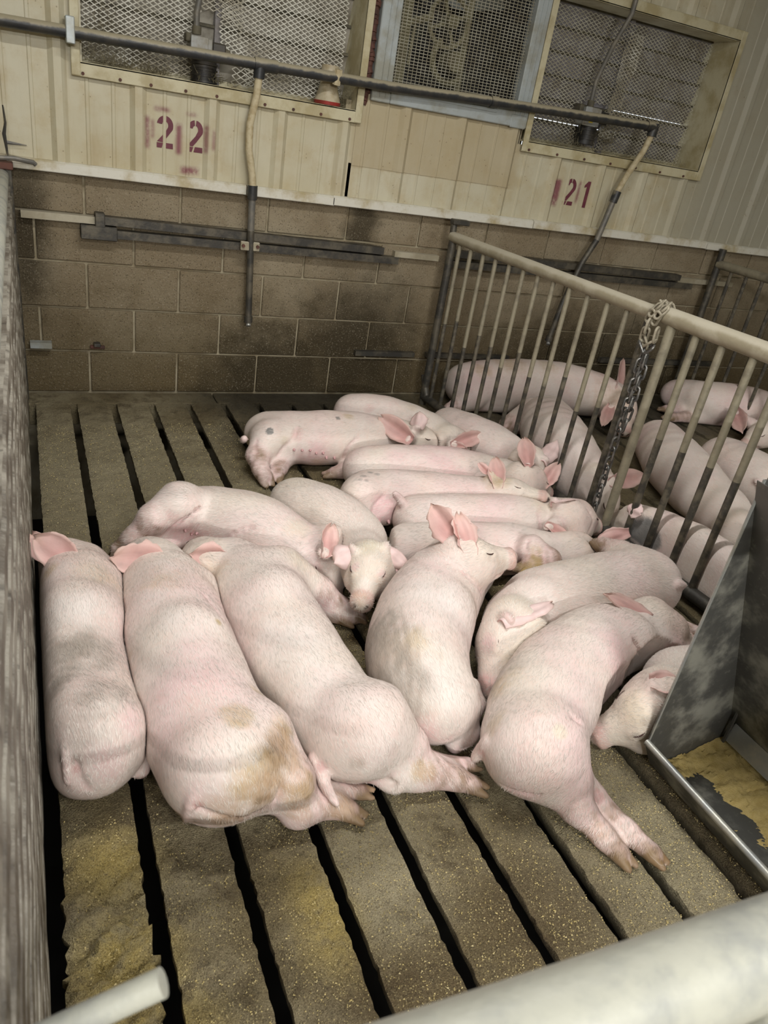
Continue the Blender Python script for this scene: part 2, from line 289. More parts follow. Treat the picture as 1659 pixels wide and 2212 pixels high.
for a, b, dz in [(-3, .36, 0), (.362, 1.34, 0), (1.345, 1.77, -.002), (1.766, 2.93, 0), (2.935, 4.24, .001), (4.245, 6.5, -.002)]:
    Geo().prism([(-.052, .979 + dz), (-.049, .976 + dz), (.0, .978 + dz), (0., 1.02 + dz), (-.040, 1.019 + dz), (-.052, 1.012 + dz)], a, b, 0).ob('flashing', MAT['trim'], tr)
# stencilled numbers
def digit2(x, z, w, h, tw):
    # three stencil strokes of a figure 2, drawn as flat outlines in the wall plane
    import math as q
    def arc(cx, cz, rx, rz, a0, a1, n=9): return [(cx + rx * q.cos(q.radians(a0 + (a1 - a0) * i / (n - 1))), cz + rz * q.sin(q.radians(a0 + (a1 - a0) * i / (n - 1)))) for i in range(n)]
    cx, cz, R = x + w / 2, z + h * .70, w / 2; out = []
    out.append(arc(cx, cz, R, h * .30, 170, 97) + arc(cx, cz, R - tw, h * .30 - tw, 97, 165))
    out.append(arc(cx, cz, R, h * .30, 83, -20) + [(x + w * .62, z + h * .34), (x + w * .36, z + tw * 1.05), (x + w * .02, z + tw * 1.15), (x + w * .52, z + h * .50)] + arc(cx, cz, R - tw, h * .30 - tw, -18, 83))
    out.append([(x, z), (x + w * .30, z), (x + w * .40, z + tw * .95), (x, z + tw * .95)]); out.append([(x + w * .42, z), (x + w, z), (x + w * .99, z + tw), (x + w * .5, z + tw)])
    return out
def paint_number(polys, label):
    g = Geo()
    for P in polys: g.prism(P, -.0222, -.0206, 1)
    return g.ob('stencilled_number', MAT['maroon'], upper, label=label)
paint_number(digit2(.948, 1.122, .068, .125, .021) + digit2(1.076, 1.122, .066, .125, .021), 'maroon stencilled number 22')
one = [[(3.246, 1.113), (3.267, 1.113), (3.267, 1.248), (3.249, 1.248), (3.230, 1.226), (3.230, 1.214), (3.246, 1.220)]]
paint_number(digit2(3.106, 1.115, .068, .135, .020) + one, 'maroon stencilled number 21')
# ---------------------------------------------------------------- windows with expanded mesh and louvers
def expanded(g, x0, x1, z0, z1, y, dx=.0325, dz=.0185, w=.0017, hole=None):
    nx = int((x1 - x0) / dx); nz = int((z1 - z0) / dz)
    for j in range(nz):
        for i in range(nx):
            cx = x0 + (i + .5) * dx; cz = z0 + (j + .5) * dz
            if hole and hole(cx, cz): continue
            for sx in (-1, 1):
                for sz in (-1, 1):
                    a = (cx + sx * dx / 2, cz); b = (cx, cz + sz * dz / 2); ln = math.hypot(a[0] - b[0], a[1] - b[1]); nxn, nzn = -(b[1] - a[1]) / ln * w, (b[0] - a[0]) / ln * w
                    yy = y + .002 * sz
                    g.add([(a[0] - nxn, y, a[1] - nzn), (a[0] + nxn, y, a[1] + nzn), (b[0] + nxn, yy, b[1] + nzn), (b[0] - nxn, yy, b[1] - nzn)], [(0, 1, 2, 3)])
def window(name, x0, x1, z0, z1, depth, label, hole, mull, slit, lmat):
    t = empty(name, kind='structure', label=label)
    fw = .034
    # flanges standing proud of the siding, returns going back to the mesh
    Geo().box((x0 - fw, -.046, z0 - .052), (x1 + fw, -.036, z0 + .0), .002).box((x0 - fw, -.046, z0 - .006), (x1 + fw, depth + .075, z0 + .0)).box((x0, depth + .03, z0), (x1, depth + .075, z0 + .02)).ob('sill', MAT['cream'], t)
    Geo().box((x0 - fw, -.046, z1), (x1 + fw, -.036, z1 + .05), .002).box((x0 - fw, -.046, z1), (x1 + fw, depth + .075, z1 + .006)).ob('head_flange', MAT['cream'], t)
    Geo().box((x0 - fw, -.048, z0 - .050), (x0, -.038, z1 + .05), .002).box((x0 - .006, -.046, z0), (x0, depth + .075, z1)).ob('jamb', MAT['cream'], t)
    Geo().box((x1, -.048, z0 - .050), (x1 + fw, -.038, z1 + .05), .002).box((x1, -.046, z0), (x1 + .006, depth + .075, z1)).ob('jamb', MAT['cream'], t)
    g = Geo(); expanded(g, x0 + .004, x1 - .002, z0 + .012, z1 - .004, depth - .02, hole=hole); o = g.ob('expanded_mesh', MAT['wire' if lmat == 'louver_tan' else 'dustywire'], t); o['kind'] = 'stuff'
    # louver bank behind
    n = 6; ph = (z1 - z0) / n
    for i in range(n):
        for a, b in ((x0, mull - .012), (mull + .012, x1)):
            zb = z0 + i * ph; open_ = slit * (i in (1, 2)) * (.5 if (i == 2) != (a > x0) else 1.)
            Geo().prism([(depth + .045, zb - .004 + open_ * 2.6), (depth + .048, zb - .006 + open_ * 2.6), (depth + .018, zb + ph * 1.02), (depth + .014, zb + ph * 1.02)], a, b, 0).ob('louver_slat', MAT[lmat], t)
            Geo().prism([(depth + .004, zb + ph * .93), (depth + .022, zb + ph * .91), (depth + .022, zb + ph * 1.05), (depth + .006, zb + ph * 1.02)], a, b, 0).ob('louver_rib', MAT['dustmotor'], t)
    Geo().box((mull - .014, depth + .0, z0), (mull + .014, depth + .05, z1), .002).ob('mullion', MAT['louver'], t)
    return t
W1 = window('window_1', .652, 1.825, 1.392, 2.05, .125, 'louvered ventilation window behind expanded metal mesh, above the number 22', lambda x, z: (1.11 < x < 1.30 and 1.46 < z < 1.66 - .3 * abs(x - 1.18)) or (1.16 < x < 1.33 and z < 1.47), 1.22, 0., 'louver_tan')
W2 = window('window_2', 2.790, 3.985, 1.392, 2.035, .145, 'louvered ventilation window behind expanded metal mesh, above the number 21', lambda x, z: 3.17 < x < 3.34 and 1.40 < z < 1.62, 3.40, .006, 'louver')
for W, xs in ((W1, (.66, .80, .92, 1.06, 1.19, 1.40, 1.53, 1.66, 1.80)), (W2, (2.80, 2.98, 3.16, 3.34, 3.52, 3.70, 3.88))):
    for xx in xs: Geo().tube([(xx, -.052, 1.352), (xx, -.044, 1.352)], .0065, 6).ob('screw', MAT['rust'], W)
# crumpled mesh flap and heavier strip hanging in front
def strip(x0, x1, z0, z1, y, seed, parent, dx=.0325, dz=.0185, lean=.0):
    g = Geo(); expanded(g, x0, x1, z0, z1, y, dx, dz, .0019); q = np.random.RandomState(seed); ph = q.rand(4) * 6
    g.v = [(x + lean * (z - z0) + .004 * math.sin(60 * z + ph[0]), yy - .012 * math.sin(25 * x + ph[1]) * math.sin(18 * z + ph[2]), z + .003 * math.sin(50 * x + ph[3])) for x, yy, z in g.v]
    o = g.ob('mesh_flap', MAT['wire'], parent); o['kind'] = 'stuff'
strip(1.22, 1.335, 1.51, 1.80, .085, 1, W1); strip(1.27, 1.42, 1.405, 1.50, .05, 2, W1, .040, .024)
strip(3.33, 3.46, 1.47, 1.98, .10, 4, W2, lean=.07)
def fluff(parent, boxes, seed, n):
    q = np.random.RandomState(seed); g = Geo()
    for x0, x1, z0, z1, y in boxes:
        for i in range(n):
            x, z = x0 + (x1 - x0) * q.rand(), z0 + (z1 - z0) * q.rand() ** 2; a = q.uniform(-.6, .6) + (math.pi / 2 if q.rand() < .6 else 0); L = .012 + .03 * q.rand(); w = .0011
            dx, dz = math.cos(a) * L, abs(math.sin(a)) * L; yy = y + q.uniform(-.012, .012); b = q.uniform(-.008, .008)
            g.tube([(x, yy, z), (x + dx * .5 + b, yy - .004, z + dz * .5), (x + dx, yy, z + dz)], [w, w * .8, w * .3], 3, False)
    o = g.ob('dust_cobweb', MAT['web'], parent); o['kind'] = 'stuff'
fluff(W1, [(.66, .80, 1.40, 1.60, .085), (.66, 1.30, 1.395, 1.43, .07), (.74, 1.0, 1.395, 1.415, .03), (1.12, 1.22, 1.40, 1.44, .03), (1.66, 1.82, 1.395, 1.45, .03)], 5, 150)
fluff(W2, [(2.98, 3.4, 1.40, 1.50, .06), (2.8, 3.98, 1.395, 1.42, .05), (3.30, 3.42, 1.45, 1.62, .08)], 6, 170)
# ---------------------------------------------------------------- fan set in the wall between the windows
fan = empty('exhaust_fan', (2.33, 0, 1.44), label='belt-driven exhaust fan behind a square wire guard between the two windows', category='fan')
def under(o): o.matrix_parent_inverse = Matrix.Translation(o.parent.location).inverted(); return o
def fpart(g, name, mat, smooth=False, parent=None):
    o = g.ob(name, MAT[mat], None, smooth); o.parent = parent or fan; o.matrix_parent_inverse = Matrix.Translation(fan.location).inverted() if parent is None else parent.matrix_world.inverted(); return o
FX0, FX1, FZ0, FZ1 = 1.893, 2.752, 1.442, 2.30
for nm, lo, hi in (('frame_side', (FX0, -.05, FZ0), (FX0 + .095, .02, FZ1)), ('frame_side', (FX1 - .078, -.05, FZ0), (FX1, .02, FZ1)), ('frame_bottom', (FX0 + .095, -.052, FZ0), (FX1 - .078, .02, FZ0 + .072)), ('frame_top', (FX0 + .095, -.05, FZ1 - .08), (FX1 - .078, .02, FZ1))): fpart(Geo().box(lo, hi, .004), nm, 'galv')
for xx in (FX0 + .040, FX0 + .068, FX1 - .050, FX1 - .024): fpart(Geo().box((xx - .002, -.054, FZ0 + .02), (xx + .002, -.049, FZ1), .0008), 'frame_seam', 'galv')
fpart(Geo().box((FX0 + .09, -.058, FZ0 + .046), (FX1 - .19, -.05, FZ0 + .062), .002), 'bottom_strip', 'galv')
fpart(Geo().box((FX1 - .10, -.055, FZ0 - .004), (FX1 - .01, -.05, FZ0 + .055), .003), 'corner_plate', 'galv')
g = Geo(); x = FX0 + .097
while x < FX1 - .08: g.tube([(x, -.012, FZ0 + .07), (x, -.012, FZ1 - .08)], .0016, 5, False); x += .0212
z = FZ0 + .074
while z < FZ1 - .08: g.tube([(FX0 + .095, -.015, z), (FX1 - .078, -.015, z)], .0016, 5, False); z += .0125
o = fpart(g, 'wire_guard', 'dustywire'); o['kind'] = 'stuff'
for lo, hi in (((FX0, .45, FZ0), (FX1, .46, FZ1)), ((FX0, .02, FZ0 + .018), (FX0 + .03, .45, FZ1)), ((FX1 - .03, .02, FZ0), (FX1, .45, FZ1)), ((FX0, .02, FZ0), (FX1, .38, FZ0 + .02))): fpart(Geo().box(lo, hi), 'housing', 'motor')
yc = .14; cx, cz = 2.318, 1.828
ring = [(cx + .104 * math.cos(a), yc, cz + .104 * math.sin(a)) for a in np.linspace(0, 2 * math.pi, 33)]
fpart(Geo().tube(ring, .011, 8, False), 'pulley_rim', 'fan', True); fpart(Geo().tube([(cx, yc - .05, cz), (cx, yc + .04, cz)], .030, 14), 'hub', 'fan', True)
g = Geo()
for a in (.4, 1.97, 3.54, 5.11): g.tube([(cx, yc, cz), (cx + .1 * math.cos(a), yc, cz + .1 * math.sin(a))], .009, 6)
fpart(g, 'pulley_spokes', 'fan'); 
fpart(Geo().box((2.055, .10, FZ0 + .03), (2.105, .14, FZ1), .004), 'strut', 'fan'); fpart(Geo().box((2.425, .17, FZ0 + .03), (2.460, .20, FZ1), .004), 'strut', 'fan')
fpart(Geo().tube([(2.10, .12, 1.79), (2.22, .12, 1.83)], .016, 8), 'brace', 'fan'); fpart(Geo().tube([(2.14, .13, 1.80), (2.13, .13, 1.62)], .008, 6), 'brace', 'fan')
fpart(Geo().tube([(2.372, .10, 1.672), (2.372, .20, 1.672)], .045, 16), 'motor_pulley', 'fan', True)
fpart(Geo().tube([(2.355 + .098 * math.cos(a), .13, 1.675 + .098 * math.sin(a)) for a in np.linspace(2.3, 5.4, 12)], .016, 8), 'belt_guard', 'fan', True)
for a0 in (.3, 1.55, 2.8, 4.05, 5.3):
    v = []; 
    for i in range(7):
        r = .06 + .30 * i / 6; wd = .55 - .25 * i / 6
        for s in (-1, 0, 1): v.append((2.33 + r * math.cos(a0 + s * wd * .5), .30 + s * .03, 1.90 + r * math.sin(a0 + s * wd * .5)))
    f = [(i * 3 + s, i * 3 + s + 1, i * 3 + s + 4, i * 3 + s + 3) for i in range(6) for s in (0, 1)]
    g = Geo().add(v, f).add([(x, y + .004, z) for x, y, z in v], [q[::-1] for q in f]); fpart(g, 'fan_blade', 'blade', True)
# dark gap of rough foam along the left of the fan frame
q = np.random.RandomState(9); g = Geo()
for i in range(60): zz = 1.42 + .95 * i / 60; g.tube([(1.874 + q.uniform(-.005, .005), -.022 + q.uniform(-.01, .01), zz), (1.876 + q.uniform(-.006, .006), -.022, zz + .022)], .011 + .005 * q.rand(), 6)
g.ob('gap_foam', MAT['rust'], fan).matrix_parent_inverse = Matrix.Translation(fan.location).inverted()
# ---------------------------------------------------------------- actuators on the louvers
def lever_box(x, y, z, w, h, label, cond, tag):
    t = empty('louver_motor', (x, y, z), label=label, category='motor')
    def P(g, nm, mat, smooth=False, par=None):
        o = g.ob(nm, MAT[mat], None, smooth); o.parent = par or t; o.matrix_parent_inverse = Matrix.Translation(t.location).inverted(); return o
    P(Geo().box((x - w / 2, y - .03, z - h / 2), (x + w / 2, y + .05, z + h / 2), .004), 'junction_box', 'box'); P(Geo().box((x - w / 2 - .006, y - .036, z - h / 2 - .002), (x + w * .28, y - .03, z + h / 2 + .002), .002), 'cover_plate', 'box')
    P(Geo().box((x - w * .75, y - .01, z + h * .2), (x - w * .5, y + .05, z + h * .62), .004), 'bracket', 'dustmotor')
    if tag: P(Geo().box((x - w * .22, y - .0375, z - .028), (x + .002, y - .036, z + .012)), 'warning_label', 'label')
    P(Geo().tube([(x + .02, y + .02, z - h / 2), (x + .02, y + .02, z - h / 2 - .09)], .052, 16), 'motor_body', 'motor', True)
    for k in range(4): P(Geo().tube([(x + .02, y + .02, z - h / 2 - .014 - .022 * k), (x + .02, y + .02, z - h / 2 - .021 - .022 * k)], .057, 16), 'cooling_fin', 'motor', True)
    P(Geo().box((x + w * .55, y + .0, z - h * .3), (x + w * 1.25, y + .06, z + h * .4), .006), 'gear_case', 'motor'); P(Geo().tube([(x + w * 1.25, y + .02, z), (x + w * 1.5, y + .02, z)], .012, 8), 'crank_arm', 'dustmotor')
    P(Geo().tube(cond, .0125, 10), 'conduit', 'greypipe', True); P(Geo().tube([cond[0], (cond[0][0], cond[0][1], cond[0][2] + .03)], .019, 10), 'conduit_fitting', 'dustmotor', True)
lever_box(1.135, .045, 1.52, .085, .075, 'grey motor box on the mesh window above the number 22', [(1.115, .045, 1.565), (1.112, .04, 1.64), (1.125, .03, 1.72), (1.14, .03, 2.0)], False)
lever_box(3.205, .06, 1.555, .105, .085, 'grey motor box with yellow warning label on the mesh window above the number 21', [(3.185, .05, 1.60), (3.175, .04, 1.72), (3.195, .0, 1.88), (3.212, -.062, 2.02), (3.22, -.064, 2.3)], True)
t = empty('dust_jar', (1.70, .0, 1.394), label='dusty cone-shaped plastic canister with a red rim on the window sill', category='canister')
for prof, nm, mat in (([(.0, .155), (.038, .155), (.040, .15), (.040, .075), (.042, .07)], 'canister_body', 'jar'), ([(.042, .07), (.044, .06), (.058, .018), (.060, .012)], 'canister_skirt', 'jar'), ([(.060, .014), (.062, .012), (.060, .0), (.0, .0)], 'red_rim', 'red')): 
    o = Geo().lathe(prof, (0, -.0, 0)).ob(nm, MAT[mat], None, True); o.parent = t
# ---------------------------------------------------------------- water line with two drops
wl = empty('water_pipe', (.3, -.09, 1.48), label='dusty black water pipe running along the wall below the windows', category='pipe')
def P(g, nm, mat, root, smooth=True):
    o = g.ob(nm, MAT[mat], None, smooth); o.parent = root; o.matrix_parent_inverse = Matrix.Translation(root.location).inverted(); return o
YP = -.095
P(Geo().tube([(.0, YP, 1.472), (1.35, YP, 1.497), (1.95, YP, 1.508), (2.5, YP, 1.530), (3.0, YP, 1.546), (3.53, YP, 1.562)], .0215, 16), 'main_pipe', 'pvc', wl)
P(Geo().tube([(1.33, YP, 1.4965), (1.43, YP, 1.4985)], .026, 16), 'tee', 'pvc', wl); P(Geo().tube([(1.355, YP, 1.50), (1.353, YP, 1.445)], .024, 14), 'tee_branch', 'pvc', wl)
P(Geo().tube([(3.47, YP, 1.560), (3.535, YP, 1.562)], .026, 16), 'elbow', 'pvc', wl); P(Geo().tube([(3.525, YP, 1.578), (3.523, YP, 1.515)], .026, 14), 'elbow', 'pvc', wl)
P(Geo().box((.60, YP - .026, 1.445), (.632, -.04, 1.535), .003), 'pipe_strap', 'galv', wl, False); P(Geo().tube([(1.70, YP, 1.476), (1.702, YP - .01, 1.535)], .018, 8), 'tie_knot', 'hose', wl); P(Geo().tube([(2.49, YP, 1.5298), (2.53, YP, 1.5312)], .0255, 14), 'coupling', 'pvc', wl)
def drop(pts_hose, pts_low, root_label, clamp_z):
    t = empty('nipple_drinker', pts_hose[0], label=root_label, category='drinker')
    P(Geo().tube(pts_hose, .0165, 12), 'hose', 'hose', t); a = Vector(pts_hose[-1]); b = Vector(pts_low[0]); d = (b - a).normalized()
    P(Geo().tube([a - d * .005, a + d * .055], .0225, 14), 'coupling', 'pvc', t); P(Geo().tube([a + d * .05, b], .0165, 12), 'riser', 'greypipe', t)
    P(Geo().tube(pts_low, .0165, 12), 'down_pipe', 'steel', t); e = Vector(pts_low[-1]); d2 = (e - Vector(pts_low[-2])).normalized()
    P(Geo().tube([e, e + d2 * .03], .021, 12), 'nipple_body', 'steel', t); P(Geo().tube([e + d2 * .025, e + d2 * .045 + Vector((-.002, -.014, 0))], .012, 10), 'nipple_valve', 'lip', t)
    if clamp_z:
        c = [q for q in pts_low if abs(q[2] - clamp_z) < .2][0]; P(Geo().box((c[0] - .045, c[1] - .012, clamp_z - .022), (c[0] + .045, c[1] + .004, clamp_z + .018), .003), 'clamp', 'rail', t, False)
        for s in (-1, 1): P(Geo().tube([(c[0] + s * .034, c[1] - .022, clamp_z), (c[0] + s * .034, c[1], clamp_z)], .008, 6), 'bolt', 'rust', t, False)
drop([(1.353, YP, 1.45), (1.348, YP, 1.38), (1.328, -.09, 1.27), (1.330, -.09, 1.17), (1.353, -.09, 1.065), (1.358, -.09, 1.02)], [(1.364, -.085, .83), (1.368, -.085, .76), (1.374, -.085, .60), (1.380, -.085, .43)], 'tan hose and black water nipple hanging on the open pen\'s wall', .762)
drop([(3.523, YP, 1.52), (3.50, YP, 1.44), (3.44, -.09, 1.31), (3.405, -.09, 1.22)], [(3.36, -.085, .96), (3.30, -.085, .83), (3.24, -.085, .60), (3.20, -.10, .40)], 'slanting tan hose and water nipple behind the barred gate', None)
# ---------------------------------------------------------------- bars bolted along the block wall
def wall_bar(x0, x1, z0, z1, h, label, mat='steel', y=-.035, extra=()):
    t = empty('wall_bar', (x0, 0, z0), label=label, category='rail')
    P(Geo().add([(x0, y, z0 - h / 2), (x0, y, z0 + h / 2), (x0, .0, z0 + h / 2), (x0, .0, z0 - h / 2), (x1, y, z1 - h / 2), (x1, y, z1 + h / 2), (x1, .0, z1 + h / 2), (x1, .0, z1 - h / 2)], [(0, 1, 2, 3), (7, 6, 5, 4), (0, 4, 5, 1), (1, 5, 6, 2), (2, 6, 7, 3), (3, 7, 4, 0)]), 'bar', mat, t, False)
    for a, b in extra: P(Geo().box((a, y - .006, z0 - h / 2 - .012), (b, .0, z0 + h / 2 + .012), .003), 'splice_plate', mat, t, False)
wall_bar(.40, .70, .800, .800, .030, 'tan bar on the block wall beside the ribbed panel', 'rail'); wall_bar(.69, 2.07, .806, .786, .034, 'upper dark steel bar on the block wall behind the nipple drop', 'steel', -.05, ((.69, .73),))
wall_bar(.63, 2.16, .752, .744, .034, 'lower dark steel bar on the block wall behind the nipple drop', 'steel', -.05, ((.63, .78),)); wall_bar(2.14, 2.40, .775, .772, .028, 'short tan bar on the block wall meeting the gate post', 'rail')
wall_bar(2.46, 4.12, .806, .790, .034, 'upper dark steel bar on the wall of the next pen', 'steel', -.05); wall_bar(2.46, 4.24, .752, .744, .034, 'lower dark steel bar on the wall of the next pen', 'steel', -.05)
wall_bar(4.12, 4.60, .775, .775, .028, 'tan bar at the far end of the next pen wall', 'rail')
wall_bar(2.0, 2.36, .240, .240, .026, 'low steel strip on the block wall beside the gate post', 'steel', -.03); wall_bar(2.44, 3.0, .24, .236, .026, 'low steel strip on the next pen wall just past the gate', 'steel', -.03); wall_bar(3.7, 4.7, .24, .235, .03, 'low steel strip on the next pen wall behind the far pig', 'steel', -.03)
wall_bar(.40, .49, .237, .237, .026, 'stub of steel strip low on the wall by the ribbed panel', 'galv', -.04); t = empty('wall_hook', (.68, 0, .235), label='small rusty anchor stub low on the block wall', category='bracket')
P(Geo().box((.655, -.02, .222), (.72, .0, .236), .003), 'plate', 'rust', t, False); P(Geo().box((.67, -.04, .236), (.70, .0, .252), .003), 'stub', 'steel', t, False)
# ---------------------------------------------------------------- ribbed side panel
pp = empty('pen_partition', (.35, -1.7, 0), label='ribbed grey plastic pen partition along the side of the pen', category='partition')
def plank(z0, h, seed):
    q = np.random.RandomState(seed); prof = [(.372, z0)]; n = 2
    for i in range(n):
        a = z0 + h * i / n; d = h / n
        prof += [(.374, a + d * .05), (.3755, a + d * .25), (.374, a + d * .50), (.352, a + d * .62), (.352, a + d * .93)]
    prof += [(.372, z0 + h - .002), (.345, z0 + h - .002), (.345, z0)]
    ys = np.linspace(-3.5, -.03, 60); v = []; m = len(prof)
    ph = q.rand(3) * 6
    for y in ys: v += [(x + (.0012 * math.sin(9 * y + ph[0]) + .0008 * math.sin(37 * y + ph[1] + 40 * z)) * (x > .35), y, z) for x, z in prof]
    f = [(j * m + i, j * m + (i + 1) % m, (j + 1) * m + (i + 1) % m, (j + 1) * m + i) for j in range(len(ys) - 1) for i in range(m)] + [tuple(range(m)), tuple(range((len(ys) - 1) * m, len(ys) * m))[::-1]]
    P(Geo().add(v, f), 'plank', 'panel', pp, False)
for i in range(6): plank(.006 + .152 * i, .150, i)
P(Geo().tube([(.340, -3.45, .948), (.340, -.06, .948)], .028, 14), 'top_rail', 'white', pp); P(Geo().box((.335, -.10, .0), (.380, -.055, .98), .003), 'end_post', 'steel', pp, False)
P(Geo().box((.325, -.13, .975), (.385, -.04, 1.0), .003), 'post_cap', 'rust', pp, False); P(Geo().tube([(.33, -.10, 1.012), (.39, -.09, 1.016), (.46, -.075, 1.008), (.468, -.07, 1.0)], .009, 8), 'latch_hook', 'greypipe', pp)
P(Geo().tube([(.37, -.09, 1.02), (.362, -.09, 1.10), (.37, -.088, 1.14), (.365, -.09, 1.20)], [.004, .008, .005, .003], 6), 'hook_wire', 'steel', pp)
P(Geo().tube([(.37, -.09, 1.07), (.44, -.085, 1.068)], [.008, .002], 6), 'hook_spike', 'greypipe', pp)
# ---------------------------------------------------------------- barred gate, second gate and chain
GA = Vector((2.394, -.160, 0)); GD = Vector((.0708, -.99749, 0))
def gp(s, z): return GA + GD * s + Vector((0, 0, z))
gt = empty('barred_gate', GA, label='barred steel pen gate between the two pens, hinged at the block wall', category='gate')
P(Geo().tube([gp(0, 0), gp(0, .905)], .021, 14), 'hinge_post', 'steel', gt); P(Geo().tube([gp(-.012, .90), gp(-.02, .985)], .017, 12), 'hinge_pin', 'steel', gt); P(Geo().box((2.375, -.17, .965), (2.47, -.125, .99), .004), 'hinge_hook', 'steel', gt, False)
P(Geo().tube([gp(.0, .045), gp(1.42, .040)], .023, 14), 'bottom_rail', 'steel', gt); P(Geo().tube([gp(-.01, .905), gp(.7, .908), gp(1.42, .912)], .0265, 16), 'top_rail', 'rail', gt)
for i, s in enumerate([.071, .175, .285, .39, .5, .609, .717, .824, .933, 1.046, 1.164, 1.272]):
    o = P(Geo().tube([gp(s, .05), gp(s, .48 + .06 * math.sin(i * 2.3)), gp(s, .90)], .0108, 10), 'bar', 'bar', gt)
    o.data.materials.append(MAT['barlow']); 
    for p in o.data.polygons:
        if p.center.z < .45: p.material_index = 1
P(Geo().tube([gp(1.385, .045), gp(1.385, .90)], .014, 12), 'end_bar', 'barlow', gt)
P(Geo().tube([gp(.045, .03), gp(.0, .10), gp(-.03, .16)], .020, 10), 'hinge_foot', 'steel', gt)
g2 = empty('pen_divider', gp(1.47, 0), label='barred divider with a thicker pale rail between the chain and the trough', category='gate')
P(Geo().tube([gp(1.455, .918), gp(2.3, .926), gp(3.2, .93)], .0315, 18), 'top_rail', 'rail', g2); P(Geo().tube([gp(1.47, .045), gp(3.2, .05)], .026, 14), 'bottom_rail', 'steel', g2)
P(Geo().tube([gp(1.50, .0), gp(1.497, .915)], .0185, 12), 'post', 'bar', g2)
for i, s in enumerate([1.612, 1.725, 1.851, 1.965, 2.075, 2.19, 2.305, 2.42]):
    o = P(Geo().tube([gp(s, .05), gp(s, .5), gp(s, .92)], .0135, 10), 'bar', 'bar', g2); o.data.materials.append(MAT['barlow'])
    for p in o.data.polygons:
        if p.center.z < .5: p.material_index = 1
ch = empty('chain', gp(1.45, .95), label='dangling steel chain knotted round the gate rail', category='chain')
def link_mesh(mat):
    L, R, r = .0135, .0095, .0034; pts = [(0, R * math.cos(a), (L - R * 0 if math.sin(a) >= 0 else -L) * .75 + R * math.sin(a)) for a in np.linspace(0, 2 * math.pi, 17)[:-1]]
    n = 7; v = []; m = len(pts)
    for i, p in enumerate(pts):
        p = Vector(p); t = (Vector(pts[(i + 1) % m]) - Vector(pts[i - 1])).normalized(); a = Vector((1, 0, 0)); b = t.cross(a)
        v += [(p + (a * math.cos(2 * math.pi * k / n) + b * math.sin(2 * math.pi * k / n)) * r)[:] for k in range(n)]
    f = [(i * n + k, i * n + (k + 1) % n, ((i + 1) % m) * n + (k + 1) % n, ((i + 1) % m) * n + k) for i in range(m) for k in range(n)]
    o = Geo().add(v, f).ob('link', mat, None, True); me = o.data; COL.objects.unlink(o); bpy.data.objects.remove(o); return me
LK, LKD = link_mesh(MAT['chain']), link_mesh(MAT['chaindust'])
def run_chain(path, me_at, twist0=0.):
    P0 = [Vector(p) for p in path]; step = .0395; i = 0; pos = P0[0].copy(); k = 0
    for a, b in zip(P0[:-1], P0[1:]):
        n = max(1, round((b - a).length / step))
        for j in range(n):
            c = a.lerp(b, (j + .5) / n); d = (b - a).normalized(); q = d.to_track_quat('Z', 'Y'); rot = q.to_matrix().to_4x4() @ Matrix.Rotation(twist0 + (math.pi / 2) * (k % 2), 4, 'Z')
            o = bpy.data.objects.new('link', me_at(c)); link(o, ch); o.matrix_parent_inverse = Matrix.Translation(ch.location).inverted(); o.matrix_basis = Matrix.Translation(c) @ rot @ Matrix.Scale(1.45, 4); k += 1
N = Vector((-.99749, -.0708, 0)); dusty = lambda c: LKD if c.z > .80 else LK
for off in (0., .028): 
    cpt = [gp(1.425 + off + .012 * math.sin(a * 2), .913 + .040 * math.sin(a)) + N * (.040 * math.cos(a)) for a in np.linspace(-.6, 3.6, 7)]; run_chain(cpt, dusty, .6 + off)
K = gp(1.44, .80) + N * .035
run_chain([gp(1.43, .885) + N * .045, K + Vector((0, .02, .02)), K, K + Vector((0, -.035, .03)), gp(1.475, .87) + N * .04], dusty, .3); run_chain([K + Vector((0, .03, .0)), K + Vector((0, 0, -.025)), K + Vector((0, -.04, .01))], dusty, .9)
run_chain([K + Vector((0, 0, -.02)), gp(1.447, .55) + N * .037, gp(1.452, .10) + N * .037], dusty, .2); run_chain([gp(1.462, .77) + N * .036, gp(1.468, .56) + N * .038, gp(1.463, .47) + N * .04], dusty, .8)
# far divider of the next pen
g3 = empty('far_divider', (4.36, -.1, 0), label='dark barred divider at the far side of the next pen', category='gate')
P(Geo().tube([(4.36, -.08, 0), (4.36, -.08, .99)], .022, 12), 'post', 'steel', g3); P(Geo().tube([(4.36, -.08, .9), (4.5, -2.2, .9)], .026, 12), 'top_rail', 'bar', g3); P(Geo().tube([(4.36, -.08, .05), (4.5, -2.2, .05)], .024, 12), 'bottom_rail', 'steel', g3)
for s in range(1, 18): P(Geo().tube([(4.36 + .007 * s, -.08 - .115 * s, .05), (4.36 + .007 * s, -.08 - .115 * s, .9)], .011, 8), 'bar', 'barlow', g3)
